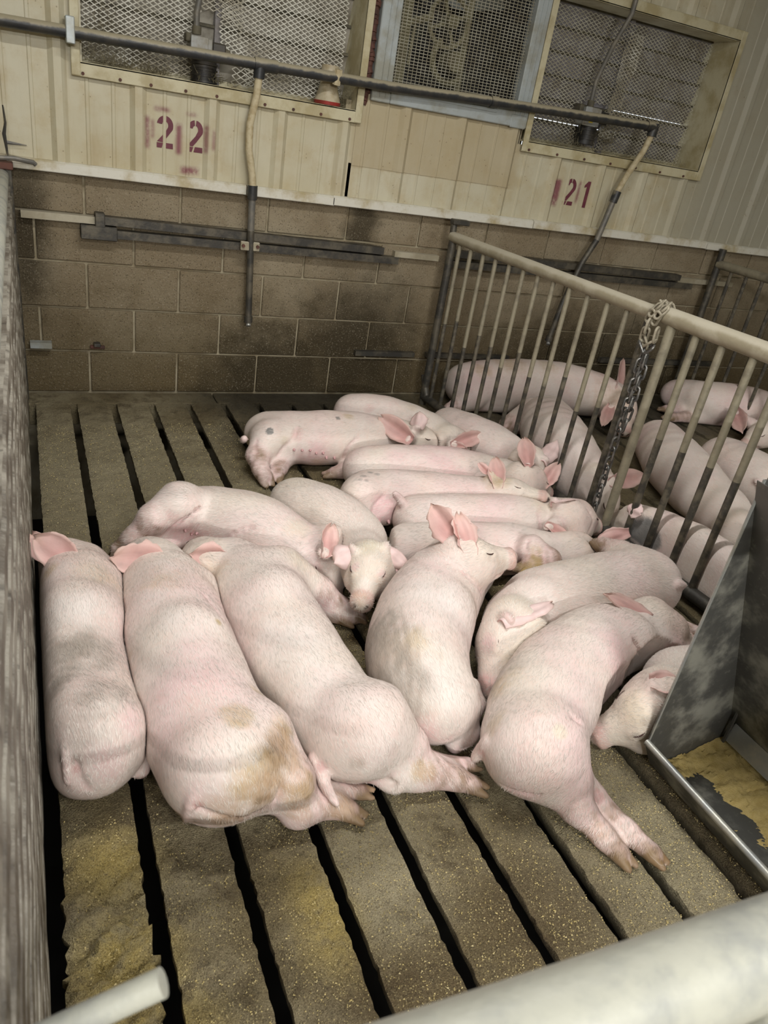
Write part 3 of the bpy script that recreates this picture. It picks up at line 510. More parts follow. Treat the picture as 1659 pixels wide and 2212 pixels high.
# ---------------------------------------------------------------- feed trough with hopper
fd = empty('feed_trough', (1.9, -3.1, 0), label='sheet-steel feed trough with a sloping hopper and yellow meal', category='feeder')
FY0, FY1 = -2.735, -3.43
for y in (FY0, FY1):
    P(Geo().prism([(1.754, .125), (1.757, .106), (1.80, .036), (1.86, .010), (2.44, .006), (2.44, .86), (1.758, .86)], y - .0015, y + .0015, 1), 'end_plate', 'sheet', fd, False); P(Geo().tube([(1.758, y, .12), (1.758, y, .86)], .0035, 8), 'rolled_edge', 'lip', fd)
P(Geo().prism([(1.735, .86), (1.738, .86), (2.049, .125), (2.046, .122)], FY1, FY0, 1), 'hopper_slope', 'sheet', fd, False)
P(Geo().prism([(2.35, .86), (2.353, .86), (2.353, .03), (2.35, .03)], FY1, FY0, 1), 'hopper_back', 'sheet', fd, False)
P(Geo().prism([(1.757, .128), (1.752, .120), (1.762, .114), (1.80, .045), (1.86, .018), (2.10, .014), (2.35, .03), (2.35, .024), (2.10, .008), (1.855, .012), (1.795, .038), (1.755, .106), (1.745, .116), (1.748, .128)], FY1, FY0, 1), 'trough_pan', 'sheet', fd, False)
P(Geo().tube([(1.752, FY0, .122), (1.752, FY1, .122)], .0085, 10), 'front_lip', 'lip', fd)
P(Geo().prism([(2.046, .128), (2.040, .132), (2.030, .075), (2.034, .072)], FY1, FY0 - .02, 1), 'feed_gate', 'lip', fd, False)
P(Geo().prism([(2.040, .132), (2.06, .128), (2.06, .124), (2.040, .127)], FY1, FY0 - .02, 1), 'gate_flange', 'lip', fd, False)
for dx in (0, .03): P(Geo().box((2.025 + dx, FY0 - .022, .06), (2.031 + dx, FY0 - .014, .20), .001), 'gate_guide', 'sheet', fd, False)
# meal lying in the pan: a lumpy sheet, thick along the back, bare in front
q = np.random.RandomState(4); nx, ny = 90, 150; ph = q.rand(8) * 6.28; v = []; f = []; 
for j in range(ny):
    y = FY0 - .003 + (FY1 - FY0 + .006) * j / (ny - 1)
    for i in range(nx):
        x = 1.775 + (2.30 - 1.775) * i / (nx - 1); pan = np.interp(x, [1.765, 1.80, 1.86, 2.1, 2.35], [.11, .047, .020, .016, .031])
        nz = .5 * math.sin(38 * x + ph[0] + 3 * math.sin(17 * y)) + .5 * math.sin(45 * y + ph[1] + 2 * math.sin(30 * x)) + .6 * math.sin(101 * x + 67 * y + ph[2]) * math.sin(83 * y - 50 * x + ph[3]) + .35 * q.randn()
        back = np.clip((x - 1.93) / .10, 0, 1); end = np.clip(1 - (FY0 - y) / .09, 0, 1); hgt = -.012 + .040 * back + .024 * end + .0045 * nz + .006 * np.clip((x - 1.84) / .1, 0, 1)
        v.append((x, y, pan + min(max(hgt, -.008), .05)))
f = [(j * nx + i, j * nx + i + 1, (j + 1) * nx + i + 1, (j + 1) * nx + i) for j in range(ny - 1) for i in range(nx - 1)]
o = P(Geo().add(v, f), 'meal', 'meal', fd); o['kind'] = 'stuff'
# ---------------------------------------------------------------- front gate close to the camera
fg = empty('front_gate', (1.4, -3.5, 0), label='pale painted front gate with a thick top rail at the aisle', category='gate')
P(Geo().tube([(.50, -3.492, .971), (.70, -3.497, .960), (1.6, -3.52, .935), (2.5, -3.53, .93)], .0298, 24), 'top_rail', 'white', fg)
for x in (.868, 2.42): P(Geo().tube([(x, -3.505, .06), (x, -3.505, .945)], .013, 12), 'bar', 'white', fg)
P(Geo().tube([(.50, -3.492, .06), (2.5, -3.52, .06)], .025, 12), 'bottom_rail', 'white', fg)
for z in (.30, .42, .54, .64, .74, .84): P(Geo().tube([(.40, -3.49, z), (.868, -3.50, z)], .011, 8), 'rung', 'white', fg)
P(Geo().tube([(.40, -3.49, .05), (.40, -3.49, .86)], .014, 10), 'stile', 'white', fg)
lr = empty('latch_rod', (.38, -3.4, .8), label='pale round latch rod end poking over the slats beside the ribbed panel', category='rod')
P(Geo().tube([(0.4681, -3.3728, 0.9056), (0.342, -3.3619, 0.8524)], .0090, 14), 'rod', 'white', lr)
# ---------------------------------------------------------------- rest of the room
for nm, lo, hi, mt in (('ceiling', (-3, -9, 2.72), (6.5, .2, 2.78), 'ceiling'), ('wall_left', (-3.1, -9, -.7), (-3, .2, 2.75), 'plain'), ('wall_right', (6.5, -9, -.7), (6.6, .2, 2.75), 'plain'), ('wall_front', (-3, -9.1, -.7), (6.5, -9, 2.75), 'plain')):
    Geo().box(lo, hi).ob(nm, MAT[mt], None, kind='structure', label={'ceiling': 'pale sheet metal barn ceiling', 'wall_left': 'plain metal side wall of the barn', 'wall_right': 'plain metal far side wall of the barn', 'wall_front': 'plain metal wall behind the aisle'}[nm])

# ---------------------------------------------------------------- animal bodies: blended solids -> one continuous mesh
import numpy as np
F32 = np.float32
V3 = lambda *a: np.array(a, dtype=np.float64)
def unit(v):
    v = np.asarray(v, dtype=np.float64); return v / (np.linalg.norm(v) + 1e-12)
def smin(a, b, k):
    h = np.clip(.5 + .5 * (b - a) / k, 0, 1)
    return b + (a - b) * h - k * h * (1 - h)
def smax(a, b, k): return -smin(-a, -b, k)
def d_cone(X, Y, Z, a, b, ra, rb, sz=1.0):
    az, bz = a[2] / sz, b[2] / sz
    ba = np.array([b[0] - a[0], b[1] - a[1], bz - az]); L2 = float(ba @ ba) + 1e-9
    px, py, pz = X - F32(a[0]), Y - F32(a[1]), Z / F32(sz) - F32(az)
    h = np.clip((px * F32(ba[0]) + py * F32(ba[1]) + pz * F32(ba[2])) / F32(L2), 0, 1)
    qx, qy, qz = px - h * F32(ba[0]), py - h * F32(ba[1]), pz - h * F32(ba[2])
    h = h * h * (3 - 2 * h) if abs(ra - rb) < .25 * max(ra, rb) else h
    return (np.sqrt(qx * qx + qy * qy + qz * qz) - (F32(ra) + h * F32(rb - ra))) * F32(min(1., sz))
def d_disc(X, Y, Z, c, ax, R, hh, rnd):
    px, py, pz = X - F32(c[0]), Y - F32(c[1]), Z - F32(c[2])
    t = px * F32(ax[0]) + py * F32(ax[1]) + pz * F32(ax[2])
    rad = np.sqrt(np.maximum(px * px + py * py + pz * pz - t * t, 0))
    qx, qy = rad - F32(R - rnd), np.abs(t) - F32(hh - rnd)
    return np.minimum(np.maximum(qx, qy), 0) + np.sqrt(np.maximum(qx, 0) ** 2 + np.maximum(qy, 0) ** 2) - F32(rnd)
def head_frame(p):
    sk, sn = V3(*p['skull']), V3(*p['snout'])
    F = unit(sn - sk); up = V3(0, 0, 1); U = unit(up - F * (up @ F)); S = np.cross(F, U)
    r = np.radians(p.get('roll', 0)); U2 = U * np.cos(r) + S * np.sin(r); S2 = np.cross(F, U2)
    return sk, sn, F, U2, S2, np.linalg.norm(sn - sk) / .20
def catmull(pts, n):
    P = np.array(pts, dtype=np.float64); out = []
    for i in range(len(P) - 1):
        p0, p1, p2, p3 = P[max(i - 1, 0)], P[i], P[i + 1], P[min(i + 2, len(P) - 1)]
        for t in np.arange(n) / n:
            out.append(.5 * (2 * p1 + (p2 - p0) * t + (2 * p0 - 5 * p1 + 4 * p2 - p3) * t * t + (3 * p1 - p0 - 3 * p2 + p3) * t ** 3))
    out.append(P[-1]); return np.array(out)
def primitives(p):
    """list of (op, fn, lo, hi, k, tag) in the order they are blended"""
    L = []
    def cone(a, b, ra, rb, k, tag, sz=1., op='+'):
        a, b = np.asarray(a[:3], float), np.asarray(b[:3], float); m = max(ra, rb)
        L.append((op, lambda X, Y, Z: d_cone(X, Y, Z, a, b, ra, rb, sz), np.minimum(a, b) - m, np.maximum(a, b) + m, k, tag))
    sp = catmull(p['spine'], 4); sz = p.get('sz', .92)
    for i in range(len(sp) - 1): cone(sp[i], sp[i + 1], sp[i][3], sp[i + 1][3], .012, 'body', sz)
    for b in p.get('blobs', []): cone(b, b, b[3], b[3], b[4] if len(b) > 4 else .05, 'body')
    if 'skull' in p:
        sk, sn, F, U, S, g = head_frame(p); H = lambda f, s, u: sk + g * (f * F + s * S + u * U)
        n = sp[-1]; cone(n, sk, n[3] * .92, .078 * g, .05, 'body')
        cone(H(-.02, 0, 0), H(.05, 0, .010), .078 * g, .066 * g, .03, 'head')
        cone(H(-.02, 0, -.045), H(.12, 0, -.040), .070 * g, .040 * g, .03, 'head')
        cone(H(.05, 0, .008), H(.185, 0, -.016), .066 * g, .035 * g, .03, 'head')
        for s in (-1, 1):
            cone(H(.0, s * .050, -.035), H(.06, s * .038, -.03), .048 * g, .040 * g, .03, 'head')
            cone(H(.075, s * .043, .036), H(.105, s * .038, .026), .0185 * g, .0165 * g, .014, 'head')
            cone(H(.150, s * .020, -.004), H(.178, s * .018, -.006), .0150 * g, .014 * g, .012, 'head')
        c = H(.19, 0, -.018); L.append(('+', lambda X, Y, Z: d_disc(X, Y, Z, c, F, p.get('nose', .040) * g, .012 * g, .006 * g), c - .045 * g, c + .045 * g, .010 * g, 'snout'))
        for s in (-1, 1): cone(H(.205, s * .0145, -.018), H(.185, s * .012, -.016), .0075 * g, .006 * g, .004, 'nostril', op='-')
        cone(H(.165, -.03, -.048), H(.165, .03, -.048), .004 * g, .004 * g, .006, 'mouth', op='-')
        for s in (-1, 1): cone(H(.165, s * .030, -.048), H(.075, s * .050, -.056), .0045 * g, .004 * g, .008, 'mouth', op='-')
    for e in p.get('ears', []):
        b_, t_ = V3(*e['b']), V3(*e['t']); A_ = unit(t_ - b_); N_ = unit(V3(*e['n']) - A_ * (V3(*e['n']) @ A_)); w_ = e.get('w', .045); B_ = np.cross(A_, N_)
        root = b_ + (V3(*p['skull']) - b_) * .55 if 'skull' in p else b_ - A_ * .04
        cone(root, b_ - A_ * .004 - N_ * .010, .034, .012, .022, 'earroot')
        for s in (-1, 1): cone(root, b_ - A_ * .006 + B_ * s * w_ * .42 - N_ * .005, .026, .008, .016, 'earroot')
    for lm in p.get('limbs', []):
        q = np.array(lm['p'], dtype=np.float64)
        for i in range(len(q) - 1): cone(q[i], q[i + 1], q[i][3], q[i + 1][3], lm.get('k', .03) * 1.3 if i == 0 else .018, 'limb' if i == 0 else 'shin')
        if lm.get('hoof', 1):
            e, d = q[-1], unit(q[-1][:3] - q[-2][:3]); r = e[3]
            s = unit(np.cross(d, V3(*lm.get('up', (0, 0, 1))))); u = np.cross(s, d)
            for t in (-1, 1):
                a = e[:3] + s * t * r * .48; b = a + d * r * 1.65 + s * t * r * .06 - u * r * .22
                cone(a, b, r * .66, r * .42, .006, 'hoof')
                a2 = e[:3] - d * r * .9 + s * t * r * .55 - u * r * .75; cone(a2, a2 + d * r * .65 - u * r * .35, r * .38, r * .26, .006, 'hoof')
    t = p.get('tail')
    if t is not None:
        q = catmull(t, 3)
        for i in range(len(q) - 1): cone(q[i], q[i + 1], q[i][3], q[i + 1][3], .007, 'tail')
    for cr in p.get('creases', []):
        q = catmull(cr['p'], 3)
        for i in range(len(q) - 1):
            f0, f1 = [min(1., .35 + 2.2 * min(t, 1 - t)) for t in (i / (len(q) - 1), (i + 1) / (len(q) - 1))]
            cone(q[i], q[i + 1], cr['r'] * f0, cr['r'] * f1, cr.get('k', .012), 'crease', op='-')
    for b in p.get('dents', []): cone(b[:3], b[4:7], b[3], b[7], b[8] if len(b) > 8 else .02, 'dent', op='-')
    return L
def field(p, X, Y, Z, mask_fn=None):
    """distance at scattered points (X, Y, Z flat arrays)"""
    D = np.full(X.shape, .4, F32)
    for op, fn, lo, hi, k, tag in p['_prims']:
        m = k + .03
        w = (X > lo[0] - m) & (X < hi[0] + m) & (Y > lo[1] - m) & (Y < hi[1] + m) & (Z > lo[2] - m) & (Z < hi[2] + m)
        if not w.any(): continue
        d = fn(X[w], Y[w], Z[w]).astype(F32)
        D[w] = smin(D[w], d, F32(k)) if op == '+' else smax(D[w], -d, F32(k))
    D = smax(D, -Z + F32(p.get('floor', .001)), F32(.012))
    for nx, ny, nz, c, kk in p.get('planes', []): D = smax(D, F32(c) - (X * F32(nx) + Y * F32(ny) + Z * F32(nz)), F32(kk))
    return D
def bounds(p):
    lo = np.min([q[2] for q in p['_prims'] if q[0] == '+'], 0); hi = np.max([q[3] for q in p['_prims'] if q[0] == '+'], 0)
    return lo - .02, hi + .02
def solid_grid(p, neighbours, h):
    lo, hi = bounds(p); lo[2] = max(lo[2], -.03)
    n = np.ceil((hi - lo) / h).astype(int) + 2
    ax = [(lo[i] + h * np.arange(n[i])).astype(F32) for i in range(3)]
    D = np.full(n, .4, F32)
    def sl(a, b, m):
        i0 = [max(0, int((a[i] - m - lo[i]) / h)) for i in range(3)]; i1 = [min(n[i], int((b[i] + m - lo[i]) / h) + 2) for i in range(3)]
        return tuple(slice(i0[i], i1[i]) for i in range(3))
    def grid(s): return ax[0][s[0]][:, None, None], ax[1][s[1]][None, :, None], ax[2][s[2]][None, None, :]
    def run(q, D):
        for op, fn, a, b, k, tag in q['_prims']:
            s = sl(a, b, k + .02)
            if any(x.stop <= x.start for x in s): continue
            d = fn(*grid(s)); D[s] = smin(D[s], d, F32(k)) if op == '+' else smax(D[s], -d, F32(k))
        return D
    run(p, D)
    r_ = np.random.RandomState(p['seed']); ph = (r_.rand(9) * 6.28).astype(F32); X_, Y_, Z_ = ax[0][:, None, None], ax[1][None, :, None], ax[2][None, None, :]
    D += F32(.0022) * (np.sin(21 * X_ + ph[0]) * np.sin(17 * Y_ + ph[1]) * np.sin(15 * Z_ + ph[2]) + .6 * np.sin(39 * X_ + ph[3] + 11 * Y_) * np.sin(43 * Y_ + ph[4] - 9 * Z_))
    for q in neighbours:
        ql, qh = bounds(q)
        if np.any(ql > hi) or np.any(qh < lo): continue
        E = run(q, np.full(n, .4, F32)); w = E < .04
        D[w] = np.maximum(D[w], (D[w] - E[w]) * F32(.5) + F32(.001 + .014 * (q.get('prio', 0) - p.get('prio', 0))))
    Zg = ax[2][None, None, :]
    D = smax(D, F32(p.get('floor', .001)) - Zg, F32(.012))
    for nx, ny, nz, c, kk in p.get('planes', []):
        D = smax(D, F32(c) - (ax[0][:, None, None] * F32(nx) + ax[1][None, :, None] * F32(ny) + Zg * F32(nz)), F32(kk))
    D[0] = D[-1] = .4; D[:, 0] = D[:, -1] = .4; D[:, :, 0] = D[:, :, -1] = .4
    return D, lo
def surface_nets(D, lo, h):
    s = D < 0; n = D.shape
    c = [s[i:n[0] - 1 + i, j:n[1] - 1 + j, k:n[2] - 1 + k] for i in (0, 1) for j in (0, 1) for k in (0, 1)]
    cnt = sum(x.astype(np.int8) for x in c); act = (cnt > 0) & (cnt < 8)
    I, J, K = np.nonzero(act); idx = np.full(act.shape, -1, np.int32); idx[I, J, K] = np.arange(len(I))
    val = {(i, j, k): D[I + i, J + j, K + k] for i in (0, 1) for j in (0, 1) for k in (0, 1)}
    acc = np.zeros((len(I), 3)); w = np.zeros(len(I))
    for a in val:
        for ax in range(3):
            if a[ax]: continue
            b = list(a); b[ax] = 1; b = tuple(b); da, db = val[a], val[b]
            m = (da < 0) != (db < 0); t = np.where(m, da / np.where(m, da - db, 1), 0)
            pt = np.repeat(np.array([a], float), len(I), 0); pt[:, ax] = t
            acc += pt * m[:, None]; w += m
    V = (acc / w[:, None] + np.stack([I, J, K], 1)) * h + lo
    Q = []
    for ax in range(3):
        s0 = np.moveaxis(s, ax, 0); d = s0[:-1] != s0[1:]; inside = s0[:-1]
        id0 = np.moveaxis(idx, ax, 0)
        a, b, e = np.nonzero(d); ok = (b > 0) & (e > 0) & (b < id0.shape[1]) & (e < id0.shape[2]); a, b, e = a[ok], b[ok], e[ok]
        q = np.stack([id0[a, b - 1, e - 1], id0[a, b, e - 1], id0[a, b, e], id0[a, b - 1, e]], 1)
        f = inside[a, b, e]
        if ax == 1: f = ~f
        q[~f] = q[~f][:, ::-1]; Q.append(q)
    return V, np.concatenate(Q)
def relax(V, Q, it=2):
    e = np.concatenate([Q[:, [0, 1]], Q[:, [1, 2]], Q[:, [2, 3]], Q[:, [3, 0]]])
    deg = np.bincount(e.ravel(), minlength=len(V)).astype(float)[:, None]
    for _ in range(it):
        A = np.zeros_like(V)
        for k in range(3):
            A[:, k] = np.bincount(e[:, 0], V[e[:, 1], k], len(V)) + np.bincount(e[:, 1], V[e[:, 0], k], len(V))
        V = V * .5 + .5 * A / deg
    return V
def project(p, P, it=6):
    P = np.array(P, dtype=np.float64); e = .003
    for _ in range(it):
        f = lambda o: field(p, *[(P[:, i] + o[i]).astype(F32) for i in range(3)]).astype(float)
        d = f((0, 0, 0)); g = np.stack([f((e, 0, 0)) - f((-e, 0, 0)), f((0, e, 0)) - f((0, -e, 0)), f((0, 0, e)) - f((0, 0, -e))], 1)
        g /= np.linalg.norm(g, axis=1, keepdims=True) + 1e-9
        P = P - g * d[:, None] * .9
    return P, g
def ear_mesh(base, tip, nrm, W, cup=.5, curl=.0, seed=0, rag=.06):
    base, tip = V3(*base), V3(*tip); A = tip - base; L = np.linalg.norm(A); A = A / L
    N = unit(V3(*nrm) - A * (V3(*nrm) @ A)); B = np.cross(A, N); rs = np.random.RandomState(seed)
    nu, nv = 16, 11; ph = rs.rand(4) * 6.28
    us = np.linspace(-.16, 1, nu); vs = np.linspace(-1, 1, nv)
    P = np.zeros((nu, nv, 3))
    for i, u in enumerate(us):
        t = max(u, 0.)
        w = W * np.interp(u, [-.16, 0, .15, .35, .55, .75, .9, 1.], [.52, .66, .86, 1., .98, .78, .48, .16])
        for j, v in enumerate(vs):
            r = 1 + (rag * (np.sin(9 * u + ph[0] + v) + .8 * np.sin(23 * u + ph[1] + 2 * np.sign(v))) * (abs(v) > .85))
            bow = cup * (1.35 - .75 * t) * W * (v * v - .35) - .015 * np.sin(v * 5 + ph[2]) * t * (1 - t)
            P[i, j] = base + A * (u * L * (1 + .05 * np.sin(ph[3] + v * 3) * t)) + B * (v * w * r) + N * (bow + curl * L * t * t)
    th = np.clip(.0062 * (1 - .7 * np.abs(vs)[None, :] ** 3) * (1 - .45 * np.clip(us, 0, 1)[:, None]), .0015, 1)
    V = np.concatenate([(P + N * th[..., None] * .5).reshape(-1, 3), (P - N * th[..., None] * .5).reshape(-1, 3)])
    n = nu * nv; Q = []
    for i in range(nu - 1):
        for j in range(nv - 1):
            a = i * nv + j; q = [a, a + 1, a + nv + 1, a + nv]
            Q.append(q[::-1]); Q.append([x + n for x in q])
    rim = [j for j in range(nv)] + [i * nv + nv - 1 for i in range(1, nu)] + [(nu - 1) * nv + j for j in range(nv - 2, -1, -1)] + [i * nv for i in range(nu - 2, 0, -1)]
    for a, b in zip(rim, rim[1:] + rim[:1]): Q.append([b, a, a + n, b + n][::-1])
    # colour: 1 = inner face depth
    u2 = np.repeat(us[:, None], nv, 1).ravel(); v2 = np.repeat(vs[None, :], nu, 0).ravel()
    inner = np.clip(1.15 - u2 * .75, 0, 1) * (1 - .55 * np.abs(v2) ** 2)
    return V, np.array(Q), np.concatenate([inner, np.full(n, -1.)]), np.concatenate([u2, u2]), np.concatenate([v2, v2])
SKIN = V3(.80, .70, .645); PINK = V3(.76, .51, .51); DEEP = V3(.46, .19, .18); EARP = V3(.76, .565, .51); HOOF = V3(.25, .175, .11); DIRT = V3(.22, .145, .07)
OCHRE = V3(.46, .335, .13); GREY = V3(.40, .345, .295); DARK = V3(.045, .03, .026); ROSE = V3(.70, .43, .41); TAN = V3(.52, .36, .235); SPOT = V3(.22, .215, .205)
PAINTS = dict(pink=PINK, dirt=DIRT, ochre=OCHRE, grey=GREY, dark=DARK, rose=ROSE, tan=TAN, spot=SPOT, hoof=HOOF, deep=DEEP, cream=V3(.74, .66, .50), white=V3(.80, .74, .70))
def wobble(P, f, seed=0):
    rs = np.random.RandomState(seed); o = np.zeros(len(P))
    for k in range(5):
        d = rs.randn(3); d /= np.linalg.norm(d); o += np.sin(P @ d * f * (1 + .45 * k) + rs.rand() * 6.28)
    return o / 5
def colour_body(p, V):
    X, Y, Z = [V[:, i].astype(F32) for i in range(3)]
    best = np.full(len(V), 9., F32); C = np.repeat(np.array(p.get('skin', SKIN), float)[None], len(V), 0)
    wt = {}
    for op, fn, lo, hi, k, tag in p['_prims']:
        if op != '+' and tag not in ('nostril', 'mouth', 'crease'): continue
        m = .05
        w = (X > lo[0] - m) & (X < hi[0] + m) & (Y > lo[1] - m) & (Y < hi[1] + m) & (Z > lo[2] - m) & (Z < hi[2] + m)
        d = np.full(len(V), 9., F32)
        if w.any(): d[w] = np.abs(fn(X[w], Y[w], Z[w])) if op != '+' else fn(X[w], Y[w], Z[w])
        wt[tag] = np.minimum(wt.get(tag, np.full(len(V), 9., F32)), d)
    def mixin(a, col, amt): a += (np.asarray(col)[None] - a) * np.clip(amt, 0, 1)[:, None]
    big = np.full(len(V), 9., F32); T = lambda t: wt.get(t, big)
    n1 = wobble(V, 9, p['seed']); n2 = wobble(V, 34, p['seed'] + 1); n3 = wobble(V, 110, p['seed'] + 2)
    mixin(C, PINK, np.clip(.16 + .45 * n1 + .15 * n2, 0, .75) * p.get('pinkness', 1.))
    mixin(C, PAINTS['cream'], np.clip(.25 * wobble(V, 14, p['seed'] + 5) + .08, 0, .5))
    near = lambda t, r: np.clip(1 - np.maximum(T(t), 0) / r, 0, 1)
    oth = np.minimum(T('body'), T('head'))
    mixin(C, PINK, .55 * near('shin', .02) * np.clip(oth / .03, 0, 1))
    mixin(C, DIRT, np.clip(near('shin', .012) * np.clip(oth / .05, 0, 1) * (.38 + .55 * n2 + .5 * n3), 0, .85))
    mixin(C, PINK, .35 * near('tail', .012)); mixin(C, PINK, .40 * near('crease', .014)); mixin(C, PINK, .3 * near('earroot', .004))
    mixin(C, PAINTS['cream'], .35 * near('head', .02) * np.clip((T('body') + .02) / .03, 0, 1))
    mixin(C, ROSE, .75 * near('snout', .014)); mixin(C, TAN, .25 * near('snout', .006))
    h = near('hoof', .004) * np.clip((np.minimum(T('shin'), T('limb')) + .004) / .006, 0, 1)
    mixin(C, HOOF, h); mixin(C, DIRT, h * np.clip(.3 + .6 * n3, 0, .8))
    mixin(C, DARK, np.clip(1.6 * (1 - T('nostril') / .006), 0, .95)); mixin(C, DEEP, .5 * np.clip(1 - T('mouth') / .006, 0, 1))
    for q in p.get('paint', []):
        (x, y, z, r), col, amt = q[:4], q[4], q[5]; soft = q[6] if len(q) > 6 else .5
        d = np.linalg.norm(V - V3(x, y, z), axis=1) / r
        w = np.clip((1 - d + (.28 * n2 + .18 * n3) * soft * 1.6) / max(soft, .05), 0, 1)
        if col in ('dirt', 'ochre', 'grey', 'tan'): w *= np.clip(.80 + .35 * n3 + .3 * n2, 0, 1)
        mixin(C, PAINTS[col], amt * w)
    return C
def hair_coords(p, V):
    sp = catmull(p['spine'], 6)
    if 'skull' in p: sp = np.concatenate([sp[:, :3], np.linspace(p['skull'], p['snout'], 6)])
    sp = sp[:, :3]; best = np.full(len(V), 9.); S = np.zeros(len(V)); A = np.zeros(len(V)); T = np.zeros((len(V), 3)); acc = 0.
    for i in range(len(sp) - 1):
        a, b = sp[i], sp[i + 1]; ba = b - a; L = np.linalg.norm(ba) + 1e-9; t = np.clip((V - a) @ ba / L ** 2, 0, 1)
        q = V - a - t[:, None] * ba; d = np.linalg.norm(q, axis=1); m = d < best; best[m] = d[m]; S[m] = (acc + t * L)[m]
        s = unit(np.cross(ba, V3(0, 0, 1))); u = np.cross(s, ba / L)
        A[m] = (np.arctan2(q @ s, q @ u) * .15)[m]; T[m] = ba / L; acc += L
    return S, A, T
def coat(p, V, Q, C, T):
    """short bristles lying back along the body, one thin blade each"""
    rs = np.random.RandomState(p['seed'] + 50)
    d1, d2 = V[Q[:, 2]] - V[Q[:, 0]], V[Q[:, 3]] - V[Q[:, 1]]; N = np.cross(d1, d2); ar = np.linalg.norm(N, axis=1); N /= ar[:, None] + 1e-12
    c = V[Q].mean(1); lum = C[Q[:, 0]].mean(1); ok = (ar > 0) & (c[:, 2] > .03) & (lum > .20); w = ar * ok
    n = int(p.get('coat', 9000)); i = rs.choice(len(Q), n, p=w / w.sum())
    a, b = rs.rand(n, 1), rs.rand(n, 1); P = (V[Q[i, 0]] * (1 - a) + V[Q[i, 1]] * a) * (1 - b) + (V[Q[i, 3]] * (1 - a) + V[Q[i, 2]] * a) * b
    n_ = N[i]; t = -T[Q[i, 0]] + V3(0, 0, -.55)[None] + rs.randn(n, 3) * .28; t -= n_ * (t * n_).sum(1)[:, None]; t /= np.linalg.norm(t, axis=1)[:, None] + 1e-9
    L = (.008 + .010 * rs.rand(n, 1)) * p.get('coat_len', 1.); s = np.cross(n_, t); wd = .00042 + .0002 * rs.rand(n, 1)
    mid = P + t * L * .55 + n_ * L * .055; tip = P + t * L + n_ * L * .055
    R = np.stack([P - s * wd, P + s * wd, mid + s * wd * .8, mid - s * wd * .8, tip], 1).reshape(-1, 3)
    k = np.arange(n)[:, None] * 5; q = k + np.array([[0, 1, 2, 3]]); tr = k + np.array([[3, 2, 4, 4]])
    ww = .55 * np.clip((lum[i] - .30) / .25, .1, 1)[:, None]; col = C[Q[i, 0]] * (1 - ww) + V3(.88, .84, .77)[None] * ww; col *= (.80 + .3 * rs.rand(n, 1))
    return R, q, k + np.array([[3, 2, 4]]), np.repeat(col, 5, 0)
